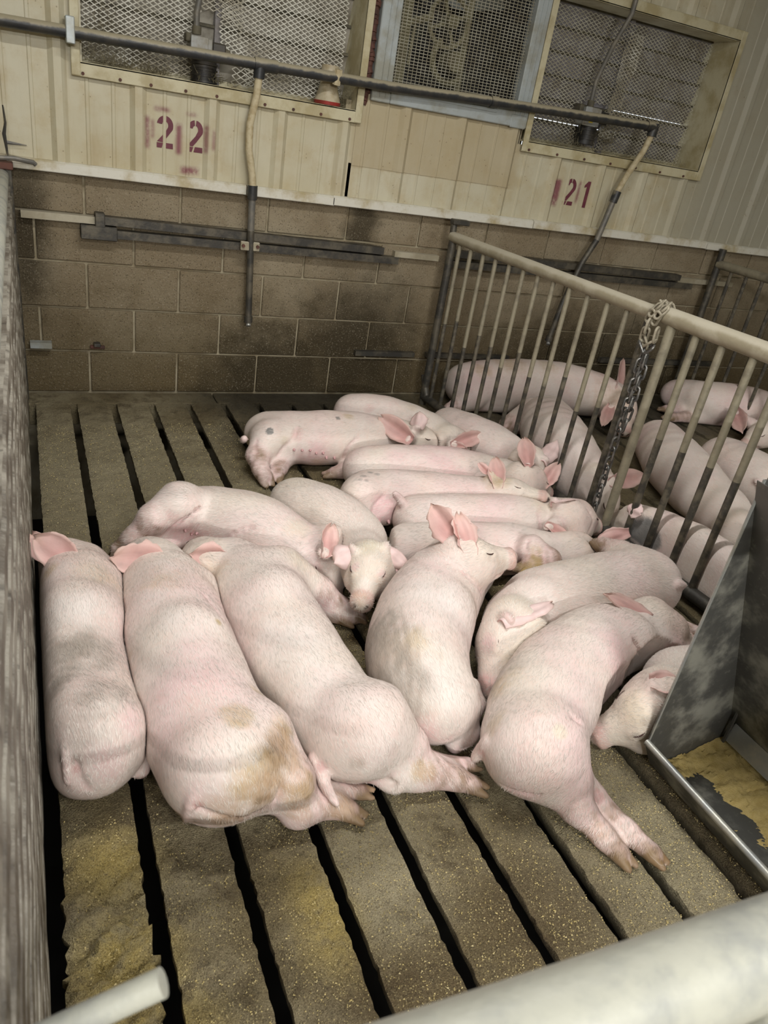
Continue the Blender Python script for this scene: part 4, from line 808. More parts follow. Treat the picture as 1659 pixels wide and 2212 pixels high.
def build_animal(p, neighbours, h):
    D, lo = solid_grid(p, neighbours, h); V, Q = surface_nets(D, lo, h); V = relax(V, Q, 2)
    C = colour_body(p, V); S, A, T = hair_coords(p, V); hair = np.ones(len(V))
    bristles = coat(p, V, Q, C, T)
    parts = [(V, Q, C, S, A, hair)]
    for i, e in enumerate(p.get('ears', [])):
        EV, EQ, inn, u, v = ear_mesh(e['b'], e['t'], e['n'], e.get('w', .045), e.get('cup', .45), e.get('curl', 0.), p['seed'] * 7 + i, e.get('rag', .06))
        EC = np.where((inn >= 0)[:, None], EARP[None] + (DEEP - EARP)[None] * np.clip(inn * 1.25 - .1, 0, 1)[:, None] * .62, (SKIN * .45 + PINK * .55)[None] + 0 * EV)
        n3 = wobble(EV, 90, i); EC = EC * (1 + .10 * n3 + .07 * np.sin(v * 9 + u * 3) * (u < .8))[:, None]
        edge = np.clip((u - .72) * 2.5, 0, 1) * np.clip(.5 + n3, 0, 1) + np.clip(np.abs(v) * 8 - 7.2, 0, 1) * .35
        EC += (TAN * .8 - EC) * np.clip(edge * e.get('dirty', .6), 0, .8)[:, None]
        parts.append((EV, EQ, EC, u * .15, v * .05, np.full(len(EV), .25)))
    if 'skull' in p:
        sk, sn, F, U, S_, g = head_frame(p)
        for s in (-1, 1):
            # closed eye: a narrow slit bent downwards between the lids
            t = np.linspace(-1, 1, 9)[:, None]
            P = sk + g * ((.094 + .016 * t) * F + s * (.058 - .004 * t) * S_ + (.0440 - .006 * (1 - t * t) - .004 * t) * U)
            P, N = project(p, P)
            ring = 5; EV = []; 
            T_ = np.gradient(P, axis=0); T_ /= np.linalg.norm(T_, axis=1, keepdims=True) + 1e-9
            for i in range(9):
                b = np.cross(N[i], T_[i]); rr = .0023 * g * (1 - .8 * abs(t[i, 0]) ** 3)
                for k in range(ring):
                    a = 2 * np.pi * k / ring; EV.append(P[i] + (np.cos(a) * b * 1.2 + np.sin(a) * N[i] * .7) * rr)
            EQ = [[i * ring + k, i * ring + (k + 1) % ring, (i + 1) * ring + (k + 1) % ring, (i + 1) * ring + k] for i in range(8) for k in range(ring)]
            EV = np.array(EV); parts.append((EV, np.array(EQ), np.repeat(V3(.075, .04, .034)[None], len(EV), 0), EV[:, 0] * 0, EV[:, 0] * 0, np.zeros(len(EV))))
    for t in p.get('teats', []):
        P, N = project(p, np.array([t[:3]]), 3); r = t[3] if len(t) > 3 else .006; n = N[0]; s = unit(np.cross(n, V3(.3, .5, .8))); u = np.cross(n, s); EV = []
        for k, (hh, rr) in enumerate([(-.3, 1.1), (.6, .9), (1.5, .55), (1.9, .1)]):
            for a in np.arange(7) * 2 * np.pi / 7: EV.append(P[0] + n * r * hh + (np.cos(a) * s + np.sin(a) * u) * r * rr)
        EQ = [[k * 7 + i, k * 7 + (i + 1) % 7, (k + 1) * 7 + (i + 1) % 7, (k + 1) * 7 + i] for k in range(3) for i in range(7)]
        EV = np.array(EV); parts.append((EV, np.array(EQ), np.repeat((PINK * .55 + DEEP * .3)[None], len(EV), 0), EV[:, 0] * 0, EV[:, 0] * 0, np.zeros(len(EV))))
    off = 0; out = [[] for _ in range(6)]
    for a in parts:
        for i, x in enumerate(a): out[i].append(x + off if i == 1 else x)
        off += len(a[0])
    return [np.concatenate(x) for x in out] + [bristles]

# one record per animal, metres
PIGS = [
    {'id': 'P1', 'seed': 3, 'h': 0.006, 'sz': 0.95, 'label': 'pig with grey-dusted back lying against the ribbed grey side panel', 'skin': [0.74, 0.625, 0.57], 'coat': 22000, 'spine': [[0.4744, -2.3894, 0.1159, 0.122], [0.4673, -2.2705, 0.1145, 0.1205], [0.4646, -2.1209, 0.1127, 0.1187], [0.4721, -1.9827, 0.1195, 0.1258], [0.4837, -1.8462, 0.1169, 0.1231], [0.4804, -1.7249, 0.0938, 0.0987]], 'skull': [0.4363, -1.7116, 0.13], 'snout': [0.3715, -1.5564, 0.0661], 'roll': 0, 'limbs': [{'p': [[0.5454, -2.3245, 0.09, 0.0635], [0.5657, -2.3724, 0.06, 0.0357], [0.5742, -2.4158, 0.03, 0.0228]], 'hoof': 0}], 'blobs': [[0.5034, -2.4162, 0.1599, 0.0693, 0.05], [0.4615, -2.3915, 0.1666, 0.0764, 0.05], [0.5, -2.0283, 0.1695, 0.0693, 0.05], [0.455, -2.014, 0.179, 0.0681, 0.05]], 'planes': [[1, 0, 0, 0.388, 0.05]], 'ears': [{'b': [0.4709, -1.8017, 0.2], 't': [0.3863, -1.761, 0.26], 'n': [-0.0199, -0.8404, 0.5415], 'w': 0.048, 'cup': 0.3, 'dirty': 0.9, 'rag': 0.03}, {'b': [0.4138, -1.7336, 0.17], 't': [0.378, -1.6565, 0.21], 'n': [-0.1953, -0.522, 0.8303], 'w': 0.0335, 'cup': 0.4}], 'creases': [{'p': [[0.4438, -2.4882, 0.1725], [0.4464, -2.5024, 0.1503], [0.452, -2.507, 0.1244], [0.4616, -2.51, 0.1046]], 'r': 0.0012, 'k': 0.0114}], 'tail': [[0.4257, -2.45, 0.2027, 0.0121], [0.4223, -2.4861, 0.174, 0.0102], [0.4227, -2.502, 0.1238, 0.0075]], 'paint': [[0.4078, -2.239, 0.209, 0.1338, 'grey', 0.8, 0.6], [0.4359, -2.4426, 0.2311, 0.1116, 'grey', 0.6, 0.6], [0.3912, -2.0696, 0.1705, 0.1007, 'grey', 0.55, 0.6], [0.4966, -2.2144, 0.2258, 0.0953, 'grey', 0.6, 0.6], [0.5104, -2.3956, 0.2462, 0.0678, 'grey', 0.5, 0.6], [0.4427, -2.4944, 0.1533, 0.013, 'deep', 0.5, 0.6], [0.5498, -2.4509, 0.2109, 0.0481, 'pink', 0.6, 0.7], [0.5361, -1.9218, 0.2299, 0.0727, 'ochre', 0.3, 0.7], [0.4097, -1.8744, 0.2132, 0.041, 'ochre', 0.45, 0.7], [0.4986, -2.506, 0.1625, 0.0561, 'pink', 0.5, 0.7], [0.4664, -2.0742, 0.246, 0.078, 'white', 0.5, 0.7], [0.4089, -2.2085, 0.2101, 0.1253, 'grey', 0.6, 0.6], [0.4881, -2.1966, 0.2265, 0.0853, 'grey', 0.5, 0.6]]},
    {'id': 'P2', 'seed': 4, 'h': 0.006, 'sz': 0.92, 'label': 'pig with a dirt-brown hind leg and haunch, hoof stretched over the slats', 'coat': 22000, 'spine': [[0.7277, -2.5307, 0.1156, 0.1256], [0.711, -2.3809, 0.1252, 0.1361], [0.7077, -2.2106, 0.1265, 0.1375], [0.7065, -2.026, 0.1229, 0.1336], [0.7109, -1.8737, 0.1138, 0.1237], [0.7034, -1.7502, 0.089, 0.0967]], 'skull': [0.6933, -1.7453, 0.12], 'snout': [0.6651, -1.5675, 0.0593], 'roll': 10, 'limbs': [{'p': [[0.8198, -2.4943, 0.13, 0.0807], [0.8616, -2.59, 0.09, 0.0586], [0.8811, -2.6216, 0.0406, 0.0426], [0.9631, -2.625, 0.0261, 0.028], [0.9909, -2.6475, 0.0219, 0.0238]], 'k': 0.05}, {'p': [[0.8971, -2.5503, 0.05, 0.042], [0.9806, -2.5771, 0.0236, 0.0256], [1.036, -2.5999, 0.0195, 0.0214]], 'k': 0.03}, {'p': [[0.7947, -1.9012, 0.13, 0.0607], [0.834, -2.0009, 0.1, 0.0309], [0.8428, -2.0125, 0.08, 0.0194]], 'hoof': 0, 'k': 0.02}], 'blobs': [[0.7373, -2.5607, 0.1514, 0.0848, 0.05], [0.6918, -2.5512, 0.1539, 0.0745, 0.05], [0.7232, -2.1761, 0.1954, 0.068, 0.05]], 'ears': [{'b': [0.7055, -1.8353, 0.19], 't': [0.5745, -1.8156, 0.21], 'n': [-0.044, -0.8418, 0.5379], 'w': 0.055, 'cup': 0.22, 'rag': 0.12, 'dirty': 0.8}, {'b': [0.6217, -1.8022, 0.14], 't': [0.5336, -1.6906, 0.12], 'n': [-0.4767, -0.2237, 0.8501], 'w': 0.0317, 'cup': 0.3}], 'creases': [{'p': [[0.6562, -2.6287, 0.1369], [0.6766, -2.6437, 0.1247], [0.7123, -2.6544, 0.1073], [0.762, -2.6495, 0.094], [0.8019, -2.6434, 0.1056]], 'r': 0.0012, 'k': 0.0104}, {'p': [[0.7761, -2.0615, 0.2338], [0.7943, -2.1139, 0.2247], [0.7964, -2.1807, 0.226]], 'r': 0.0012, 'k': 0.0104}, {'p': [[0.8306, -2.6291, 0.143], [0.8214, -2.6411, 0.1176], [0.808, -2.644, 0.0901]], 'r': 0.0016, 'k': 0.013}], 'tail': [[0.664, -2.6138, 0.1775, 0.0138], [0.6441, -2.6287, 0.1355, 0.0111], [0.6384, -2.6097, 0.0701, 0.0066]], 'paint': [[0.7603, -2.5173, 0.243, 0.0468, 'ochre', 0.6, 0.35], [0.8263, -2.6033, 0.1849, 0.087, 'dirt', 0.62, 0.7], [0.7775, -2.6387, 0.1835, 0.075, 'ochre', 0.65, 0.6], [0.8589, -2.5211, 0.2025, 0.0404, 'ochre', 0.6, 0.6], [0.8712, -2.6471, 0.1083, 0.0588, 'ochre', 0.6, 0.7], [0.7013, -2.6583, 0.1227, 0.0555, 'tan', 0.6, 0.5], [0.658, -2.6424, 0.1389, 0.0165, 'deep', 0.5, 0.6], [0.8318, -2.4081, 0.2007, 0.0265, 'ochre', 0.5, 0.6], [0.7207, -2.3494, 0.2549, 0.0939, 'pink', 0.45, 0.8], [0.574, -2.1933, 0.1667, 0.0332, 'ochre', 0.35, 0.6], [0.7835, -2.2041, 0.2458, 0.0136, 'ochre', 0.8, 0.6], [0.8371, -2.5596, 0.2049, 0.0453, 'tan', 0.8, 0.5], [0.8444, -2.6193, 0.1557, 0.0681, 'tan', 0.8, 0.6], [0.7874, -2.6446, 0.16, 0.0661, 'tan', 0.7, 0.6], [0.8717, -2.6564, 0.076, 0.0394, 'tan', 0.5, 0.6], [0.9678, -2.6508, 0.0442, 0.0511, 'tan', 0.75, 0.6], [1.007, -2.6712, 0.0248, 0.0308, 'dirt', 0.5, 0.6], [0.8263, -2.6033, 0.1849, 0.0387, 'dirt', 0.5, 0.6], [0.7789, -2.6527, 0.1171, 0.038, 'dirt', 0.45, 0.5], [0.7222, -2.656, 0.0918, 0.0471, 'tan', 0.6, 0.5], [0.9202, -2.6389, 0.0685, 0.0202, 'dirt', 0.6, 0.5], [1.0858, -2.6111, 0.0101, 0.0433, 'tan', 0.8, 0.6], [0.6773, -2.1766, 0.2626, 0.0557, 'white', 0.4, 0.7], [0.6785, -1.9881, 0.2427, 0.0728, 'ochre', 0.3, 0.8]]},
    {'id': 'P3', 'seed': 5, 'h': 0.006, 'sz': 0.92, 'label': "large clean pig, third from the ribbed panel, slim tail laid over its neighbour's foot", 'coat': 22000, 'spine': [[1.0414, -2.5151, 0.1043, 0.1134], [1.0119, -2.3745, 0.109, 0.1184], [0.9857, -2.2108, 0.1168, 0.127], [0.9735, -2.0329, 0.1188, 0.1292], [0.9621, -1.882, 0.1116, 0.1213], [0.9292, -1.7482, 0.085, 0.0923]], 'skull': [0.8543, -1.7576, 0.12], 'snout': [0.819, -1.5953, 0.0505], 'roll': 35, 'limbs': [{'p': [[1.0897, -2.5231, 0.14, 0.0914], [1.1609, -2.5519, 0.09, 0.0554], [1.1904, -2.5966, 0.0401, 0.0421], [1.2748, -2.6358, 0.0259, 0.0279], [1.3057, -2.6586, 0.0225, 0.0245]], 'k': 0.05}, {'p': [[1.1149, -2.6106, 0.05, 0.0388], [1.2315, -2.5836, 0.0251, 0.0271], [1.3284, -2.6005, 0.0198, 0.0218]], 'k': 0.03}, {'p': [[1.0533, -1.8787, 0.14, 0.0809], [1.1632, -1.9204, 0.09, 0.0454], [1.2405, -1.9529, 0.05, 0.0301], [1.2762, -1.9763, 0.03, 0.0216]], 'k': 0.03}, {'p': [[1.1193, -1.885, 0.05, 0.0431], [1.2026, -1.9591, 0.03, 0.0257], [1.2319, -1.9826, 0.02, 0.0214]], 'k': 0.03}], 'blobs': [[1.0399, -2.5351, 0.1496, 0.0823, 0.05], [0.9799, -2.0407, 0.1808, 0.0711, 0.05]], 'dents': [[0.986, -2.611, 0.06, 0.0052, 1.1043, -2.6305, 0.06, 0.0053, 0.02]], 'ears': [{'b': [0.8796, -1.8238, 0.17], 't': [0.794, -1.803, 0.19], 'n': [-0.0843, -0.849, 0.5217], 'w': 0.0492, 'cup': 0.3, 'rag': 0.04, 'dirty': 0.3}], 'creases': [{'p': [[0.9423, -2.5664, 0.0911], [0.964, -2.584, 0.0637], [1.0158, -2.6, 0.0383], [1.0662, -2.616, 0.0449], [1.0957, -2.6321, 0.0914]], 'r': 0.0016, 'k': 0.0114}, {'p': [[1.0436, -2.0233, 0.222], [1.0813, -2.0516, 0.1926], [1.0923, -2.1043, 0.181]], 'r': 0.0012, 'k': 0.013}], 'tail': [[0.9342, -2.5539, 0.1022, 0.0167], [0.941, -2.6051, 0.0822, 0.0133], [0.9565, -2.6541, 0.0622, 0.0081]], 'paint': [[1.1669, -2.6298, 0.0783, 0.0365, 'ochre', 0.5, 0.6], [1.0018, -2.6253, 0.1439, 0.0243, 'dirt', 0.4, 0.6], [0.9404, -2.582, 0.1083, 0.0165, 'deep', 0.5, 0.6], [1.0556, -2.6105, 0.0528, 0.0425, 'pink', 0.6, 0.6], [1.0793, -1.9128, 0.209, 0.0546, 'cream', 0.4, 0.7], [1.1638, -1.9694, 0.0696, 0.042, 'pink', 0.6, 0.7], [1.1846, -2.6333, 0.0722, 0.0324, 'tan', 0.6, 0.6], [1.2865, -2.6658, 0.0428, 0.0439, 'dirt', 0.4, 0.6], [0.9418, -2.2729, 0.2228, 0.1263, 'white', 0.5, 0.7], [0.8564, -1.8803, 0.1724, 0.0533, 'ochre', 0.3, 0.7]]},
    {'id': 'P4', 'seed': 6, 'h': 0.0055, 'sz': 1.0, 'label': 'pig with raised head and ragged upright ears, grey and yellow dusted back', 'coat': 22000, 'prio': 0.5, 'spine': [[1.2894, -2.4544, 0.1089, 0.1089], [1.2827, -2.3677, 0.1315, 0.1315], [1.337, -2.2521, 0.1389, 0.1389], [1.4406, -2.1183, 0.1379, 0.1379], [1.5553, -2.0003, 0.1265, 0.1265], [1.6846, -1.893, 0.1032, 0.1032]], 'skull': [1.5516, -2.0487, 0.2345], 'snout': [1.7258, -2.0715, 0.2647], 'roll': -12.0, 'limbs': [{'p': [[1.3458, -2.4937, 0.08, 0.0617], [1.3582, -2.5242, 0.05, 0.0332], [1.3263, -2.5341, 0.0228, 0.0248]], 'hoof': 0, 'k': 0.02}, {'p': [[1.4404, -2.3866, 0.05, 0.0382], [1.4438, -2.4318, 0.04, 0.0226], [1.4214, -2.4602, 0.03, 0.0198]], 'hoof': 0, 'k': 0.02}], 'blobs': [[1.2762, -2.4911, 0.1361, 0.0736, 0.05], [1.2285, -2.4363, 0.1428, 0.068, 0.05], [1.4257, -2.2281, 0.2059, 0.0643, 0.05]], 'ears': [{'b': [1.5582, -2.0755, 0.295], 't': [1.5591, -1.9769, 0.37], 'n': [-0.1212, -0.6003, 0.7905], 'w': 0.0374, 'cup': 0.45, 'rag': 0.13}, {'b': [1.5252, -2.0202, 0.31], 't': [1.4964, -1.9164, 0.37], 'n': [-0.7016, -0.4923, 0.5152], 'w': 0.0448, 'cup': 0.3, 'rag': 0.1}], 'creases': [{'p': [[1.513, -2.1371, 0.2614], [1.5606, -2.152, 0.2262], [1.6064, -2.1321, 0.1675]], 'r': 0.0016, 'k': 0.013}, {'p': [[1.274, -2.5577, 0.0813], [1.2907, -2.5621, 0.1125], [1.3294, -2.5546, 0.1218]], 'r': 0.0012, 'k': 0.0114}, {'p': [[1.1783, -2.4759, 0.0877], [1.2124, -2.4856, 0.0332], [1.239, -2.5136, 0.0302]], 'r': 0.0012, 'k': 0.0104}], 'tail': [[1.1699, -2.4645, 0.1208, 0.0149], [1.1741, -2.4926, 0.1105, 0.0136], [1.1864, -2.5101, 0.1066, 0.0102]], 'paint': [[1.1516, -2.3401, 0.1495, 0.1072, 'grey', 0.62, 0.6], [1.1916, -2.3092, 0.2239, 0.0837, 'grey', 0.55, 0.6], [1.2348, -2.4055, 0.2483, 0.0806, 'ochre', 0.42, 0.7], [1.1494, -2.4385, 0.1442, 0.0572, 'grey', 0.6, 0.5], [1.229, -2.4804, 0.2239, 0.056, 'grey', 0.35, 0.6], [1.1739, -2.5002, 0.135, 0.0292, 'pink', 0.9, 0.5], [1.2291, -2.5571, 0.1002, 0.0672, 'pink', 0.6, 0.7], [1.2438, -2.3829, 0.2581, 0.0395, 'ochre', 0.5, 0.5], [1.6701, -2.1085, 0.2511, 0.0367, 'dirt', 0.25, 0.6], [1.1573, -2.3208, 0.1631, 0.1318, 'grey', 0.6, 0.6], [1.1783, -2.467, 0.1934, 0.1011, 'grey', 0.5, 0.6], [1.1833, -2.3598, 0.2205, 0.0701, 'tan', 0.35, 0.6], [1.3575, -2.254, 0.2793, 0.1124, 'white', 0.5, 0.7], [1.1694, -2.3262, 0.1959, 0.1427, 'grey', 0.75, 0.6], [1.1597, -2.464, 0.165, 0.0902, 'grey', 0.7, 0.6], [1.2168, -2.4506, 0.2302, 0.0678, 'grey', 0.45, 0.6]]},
    {'id': 'P5', 'seed': 7, 'h': 0.006, 'sz': 0.9, 'label': 'white pig lying across the pen, its closed-eyed face pressed between two others', 'coat': 22000, 'spine': [[2.2954, -2.111, 0.1133, 0.1259], [2.1042, -2.1137, 0.1125, 0.125], [1.9473, -2.1188, 0.1067, 0.1186], [1.8217, -2.1416, 0.1037, 0.1152], [1.7188, -2.186, 0.0852, 0.0947]], 'skull': [1.6311, -2.2651, 0.13], 'snout': [1.4882, -2.3944, 0.0518], 'roll': 62, 'limbs': [{'p': [[2.261, -2.0843, 0.15, 0.0707], [2.2675, -1.9865, 0.16, 0.043], [2.2497, -1.9234, 0.15, 0.032]], 'k': 0.04}], 'blobs': [[2.1872, -2.1425, 0.141, 0.0913, 0.05], [1.7771, -2.1785, 0.1359, 0.0705, 0.05]], 'planes': [[-0.9975, -0.0708, 0, -2.3567, 0.03]], 'ears': [{'b': [1.5888, -2.2963, 0.2006], 't': [1.7564, -2.2668, 0.2156], 'n': [0.1268, -0.2301, -0.9649], 'w': 0.0394, 'cup': 0.35}], 'tail': [[2.323, -2.214, 0.1726, 0.0155], [2.3694, -2.2077, 0.1586, 0.011]], 'paint': [[1.5246, -2.3207, 0.1479, 0.0338, 'pink', 0.75, 0.7], [1.4766, -2.3944, 0.066, 0.0382, 'pink', 0.6, 0.6], [1.5885, -2.3813, 0.1326, 0.0774, 'cream', 0.5, 0.7], [1.9273, -2.052, 0.1982, 0.0761, 'ochre', 0.2, 0.7], [1.5817, -2.3037, 0.2203, 0.052, 'rose', 0.3, 0.7]]},
    {'id': 'P6', 'seed': 8, 'h': 0.006, 'sz': 0.92, 'label': 'rosy pig at the trough, both hind legs stretched out over the bare slats', 'pinkness': 1.6, 'coat': 22000, 'spine': [[1.4505, -2.6604, 0.1116, 0.1213], [1.5484, -2.5614, 0.1199, 0.1303], [1.7163, -2.4484, 0.1226, 0.1333], [1.926, -2.3518, 0.1082, 0.1176], [2.0824, -2.3183, 0.0862, 0.0937]], 'skull': [2.1344, -2.335, 0.12], 'snout': [2.2951, -2.3717, 0.0477], 'roll': 60, 'limbs': [{'p': [[1.4611, -2.7006, 0.13, 0.0903], [1.4884, -2.7645, 0.09, 0.0566], [1.4937, -2.8151, 0.06, 0.0387], [1.5357, -2.8806, 0.0246, 0.0266], [1.5467, -2.9237, 0.021, 0.023]], 'k': 0.05}, {'p': [[1.5341, -2.721, 0.06, 0.052], [1.5716, -2.7784, 0.0316, 0.0336], [1.5964, -2.882, 0.025, 0.027], [1.6238, -2.9462, 0.0202, 0.0222]], 'k': 0.03}, {'p': [[1.9727, -2.3879, 0.12, 0.0863], [2.1316, -2.3956, 0.08, 0.0519], [2.242, -2.4176, 0.05, 0.0294]], 'k': 0.025}, {'p': [[2.1988, -2.2649, 0.06, 0.055], [2.3122, -2.2675, 0.04, 0.0344], [2.3824, -2.305, 0.03, 0.0266]], 'k': 0.03}], 'blobs': [[1.4357, -2.6883, 0.1482, 0.0951, 0.05], [1.9569, -2.4045, 0.1487, 0.0698, 0.05]], 'planes': [[-0.9975, -0.0708, 0, -2.3567, 0.03]], 'dents': [[1.3819, -2.6988, 0.05, 0.0044, 1.4831, -2.7484, 0.05, 0.0044, 0.02]], 'ears': [{'b': [2.0398, -2.3655, 0.19], 't': [1.9281, -2.2938, 0.24], 'n': [0.1406, -0.4094, 0.9015], 'w': 0.0364, 'cup': 0.4}], 'creases': [{'p': [[1.3449, -2.7072, 0.0707], [1.3611, -2.7401, 0.0777], [1.3876, -2.7707, 0.0947], [1.4143, -2.792, 0.1194]], 'r': 0.0012, 'k': 0.0104}, {'p': [[1.9171, -2.4492, 0.1955], [1.9482, -2.4763, 0.1474], [2.0478, -2.4602, 0.0943], [2.1653, -2.4468, 0.0699]], 'r': 0.0016, 'k': 0.013}, {'p': [[1.4866, -2.701, 0.233], [1.5049, -2.7048, 0.2263], [1.5283, -2.7079, 0.2147]], 'r': 0.0012, 'k': 0.0114}], 'tail': [[1.3345, -2.6416, 0.1421, 0.0153], [1.3305, -2.6235, 0.0847, 0.0134], [1.3231, -2.6233, 0.0647, 0.009]], 'paint': [[1.4341, -2.5129, 0.1798, 0.0703, 'ochre', 0.45, 0.7], [1.4914, -2.4628, 0.187, 0.0604, 'grey', 0.35, 0.6], [1.3503, -2.6272, 0.1836, 0.0437, 'ochre', 0.35, 0.6], [1.3255, -2.6463, 0.1113, 0.0176, 'deep', 0.4, 0.6], [1.442, -2.7379, 0.2396, 0.0209, 'cream', 0.6, 0.4], [1.3747, -2.758, 0.0799, 0.0533, 'pink', 0.6, 0.6], [1.5615, -2.8035, 0.0636, 0.0219, 'deep', 0.5, 0.3], [1.7993, -2.5158, 0.2044, 0.1007, 'pink', 0.5, 0.8], [1.5085, -2.8747, 0.0558, 0.042, 'tan', 0.5, 0.6], [1.5427, -2.942, 0.0337, 0.0413, 'dirt', 0.55, 0.5], [1.6189, -2.9642, 0.0327, 0.0417, 'dirt', 0.6, 0.5], [1.4812, -2.8429, 0.0892, 0.0273, 'tan', 0.5, 0.6]]},
    {'id': 'P7', 'seed': 9, 'h': 0.005, 'sz': 0.92, 'label': 'cream-faced pig whose head pokes out from behind the feed trough', 'coat': 16000, 'prio': 3, 'spine': [[2.2414, -2.6315, 0.1137, 0.1236], [2.1309, -2.6036, 0.1125, 0.1223], [2.0397, -2.5746, 0.0974, 0.1059]], 'skull': [1.8465, -2.6825, 0.174], 'snout': [1.6984, -2.6221, 0.0491], 'roll': -30.0, 'blobs': [[1.8721, -2.6513, 0.12, 0.1038, 0.05], [1.8274, -2.6626, 0.075, 0.064, 0.04]], 'planes': [[0, 1, 0, -2.722, 0.03]], 'ears': [{'b': [1.7928, -2.6599, 0.2369], 't': [1.8402, -2.6938, 0.2569], 'n': [-0.4591, -0.1224, 0.8799], 'w': 0.0353, 'cup': 0.6, 'rag': 0.02}], 'paint': [[1.6999, -2.6376, 0.0828, 0.0363, 'rose', 0.5, 0.7], [1.7346, -2.6825, 0.1739, 0.0701, 'cream', 0.6, 0.7], [1.7409, -2.7074, 0.1136, 0.0165, 'dark', 0.5, 0.6], [1.7385, -2.6155, 0.1504, 0.0194, 'dark', 0.25, 0.6], [1.7558, -2.7139, 0.1673, 0.0232, 'grey', 0.6, 0.6]]},
    {'id': 'P8', 'seed': 10, 'h': 0.006, 'sz': 0.92, 'label': 'pig lying on its side with belly and teats showing, hind leg reaching toward the panel', 'coat': 16000, 'spine': [[0.8679, -1.382, 0.0857, 0.0932], [0.962, -1.4624, 0.1022, 0.1111], [1.0613, -1.5577, 0.1093, 0.1188], [1.1356, -1.6655, 0.0987, 0.1073], [1.1765, -1.7204, 0.0785, 0.0853]], 'skull': [1.2642, -1.7375, 0.12], 'snout': [1.2275, -1.8749, 0.0233], 'roll': 15, 'limbs': [{'p': [[0.8191, -1.449, 0.15, 0.0833], [0.7351, -1.4865, 0.13, 0.0512], [0.6706, -1.4944, 0.07, 0.0346], [0.6277, -1.4918, 0.03, 0.0271]], 'k': 0.03}, {'p': [[0.8441, -1.4508, 0.05, 0.0536], [0.7583, -1.5148, 0.0332, 0.0351], [0.6898, -1.536, 0.0265, 0.0285]], 'k': 0.03}, {'p': [[0.9416, -1.5841, 0.04, 0.04], [0.8527, -1.5752, 0.0255, 0.0275], [0.8124, -1.5665, 0.0223, 0.0243]], 'k': 0.03}], 'blobs': [[0.8164, -1.4707, 0.1697, 0.0598, 0.05]], 'ears': [{'b': [1.1856, -1.8694, 0.2], 't': [1.2332, -1.7811, 0.24], 'n': [0.3355, -0.5331, 0.7767], 'w': 0.034, 'cup': 0.7, 'rag': 0.05}], 'creases': [{'p': [[0.7744, -1.5193, 0.0968], [0.8061, -1.5273, 0.1374], [0.8427, -1.5242, 0.1676], [0.8749, -1.5097, 0.178]], 'r': 0.0024, 'k': 0.0156}, {'p': [[0.9205, -1.6036, 0.0724], [0.9645, -1.6268, 0.1408], [1.0228, -1.6562, 0.1775]], 'r': 0.0012, 'k': 0.0156}], 'paint': [[0.8312, -1.5177, 0.0909, 0.0764, 'pink', 0.8, 0.6], [0.7831, -1.5298, 0.1717, 0.0297, 'rose', 0.6, 0.7], [1.1459, -1.7047, 0.1922, 0.0596, 'cream', 0.5, 0.7], [1.1891, -1.8171, 0.1041, 0.0235, 'rose', 0.5, 0.6], [0.8861, -1.5501, 0.0697, 0.0613, 'pink', 0.6, 0.7]], 'teats': [[0.8298, -1.5232, 0.1068, 0.0061], [0.8534, -1.5197, 0.0884, 0.0061], [0.8693, -1.5305, 0.0952, 0.0061], [0.8875, -1.5479, 0.0861, 0.0061], [0.9061, -1.5846, 0.0782, 0.0061]]},
    {'id': 'P9', 'seed': 11, 'h': 0.005, 'sz': 0.95, 'label': "pale pig asleep facing the aisle, snout resting on a neighbour's trotter", 'skin': [0.75, 0.655, 0.585], 'pinkness': 0.5, 'coat': 16000, 'prio': 1, 'spine': [[1.2577, -1.3779, 0.0941, 0.099], [1.3079, -1.4912, 0.1073, 0.113], [1.3594, -1.5931, 0.105, 0.1105], [1.3924, -1.6587, 0.0885, 0.0932]], 'skull': [1.3219, -1.9104, 0.1594], 'snout': [1.2398, -2.0611, 0.1492], 'roll': 0.3, 'ears': [{'b': [1.2584, -1.905, 0.215], 't': [1.1992, -1.9189, 0.19], 'n': [0.1072, 0.7393, -0.6647], 'w': 0.0424, 'cup': 0.5, 'rag': 0.02}, {'b': [1.3699, -1.9067, 0.215], 't': [1.4389, -1.95, 0.17], 'n': [-0.0749, 0.6585, -0.7488], 'w': 0.0346, 'cup': 0.5, 'rag': 0.05}], 'paint': [[1.2458, -1.9632, 0.1987, 0.0222, 'pink', 0.6, 0.6], [1.3213, -2.0063, 0.1935, 0.0222, 'pink', 0.6, 0.6], [1.3152, -1.9104, 0.2328, 0.0568, 'cream', 0.7, 0.7], [1.2349, -1.9185, 0.1279, 0.0257, 'ochre', 0.4, 0.6], [1.2328, -2.0604, 0.159, 0.0323, 'tan', 0.5, 0.6], [1.2606, -2.0267, 0.1814, 0.0355, 'white', 0.5, 0.7]]},
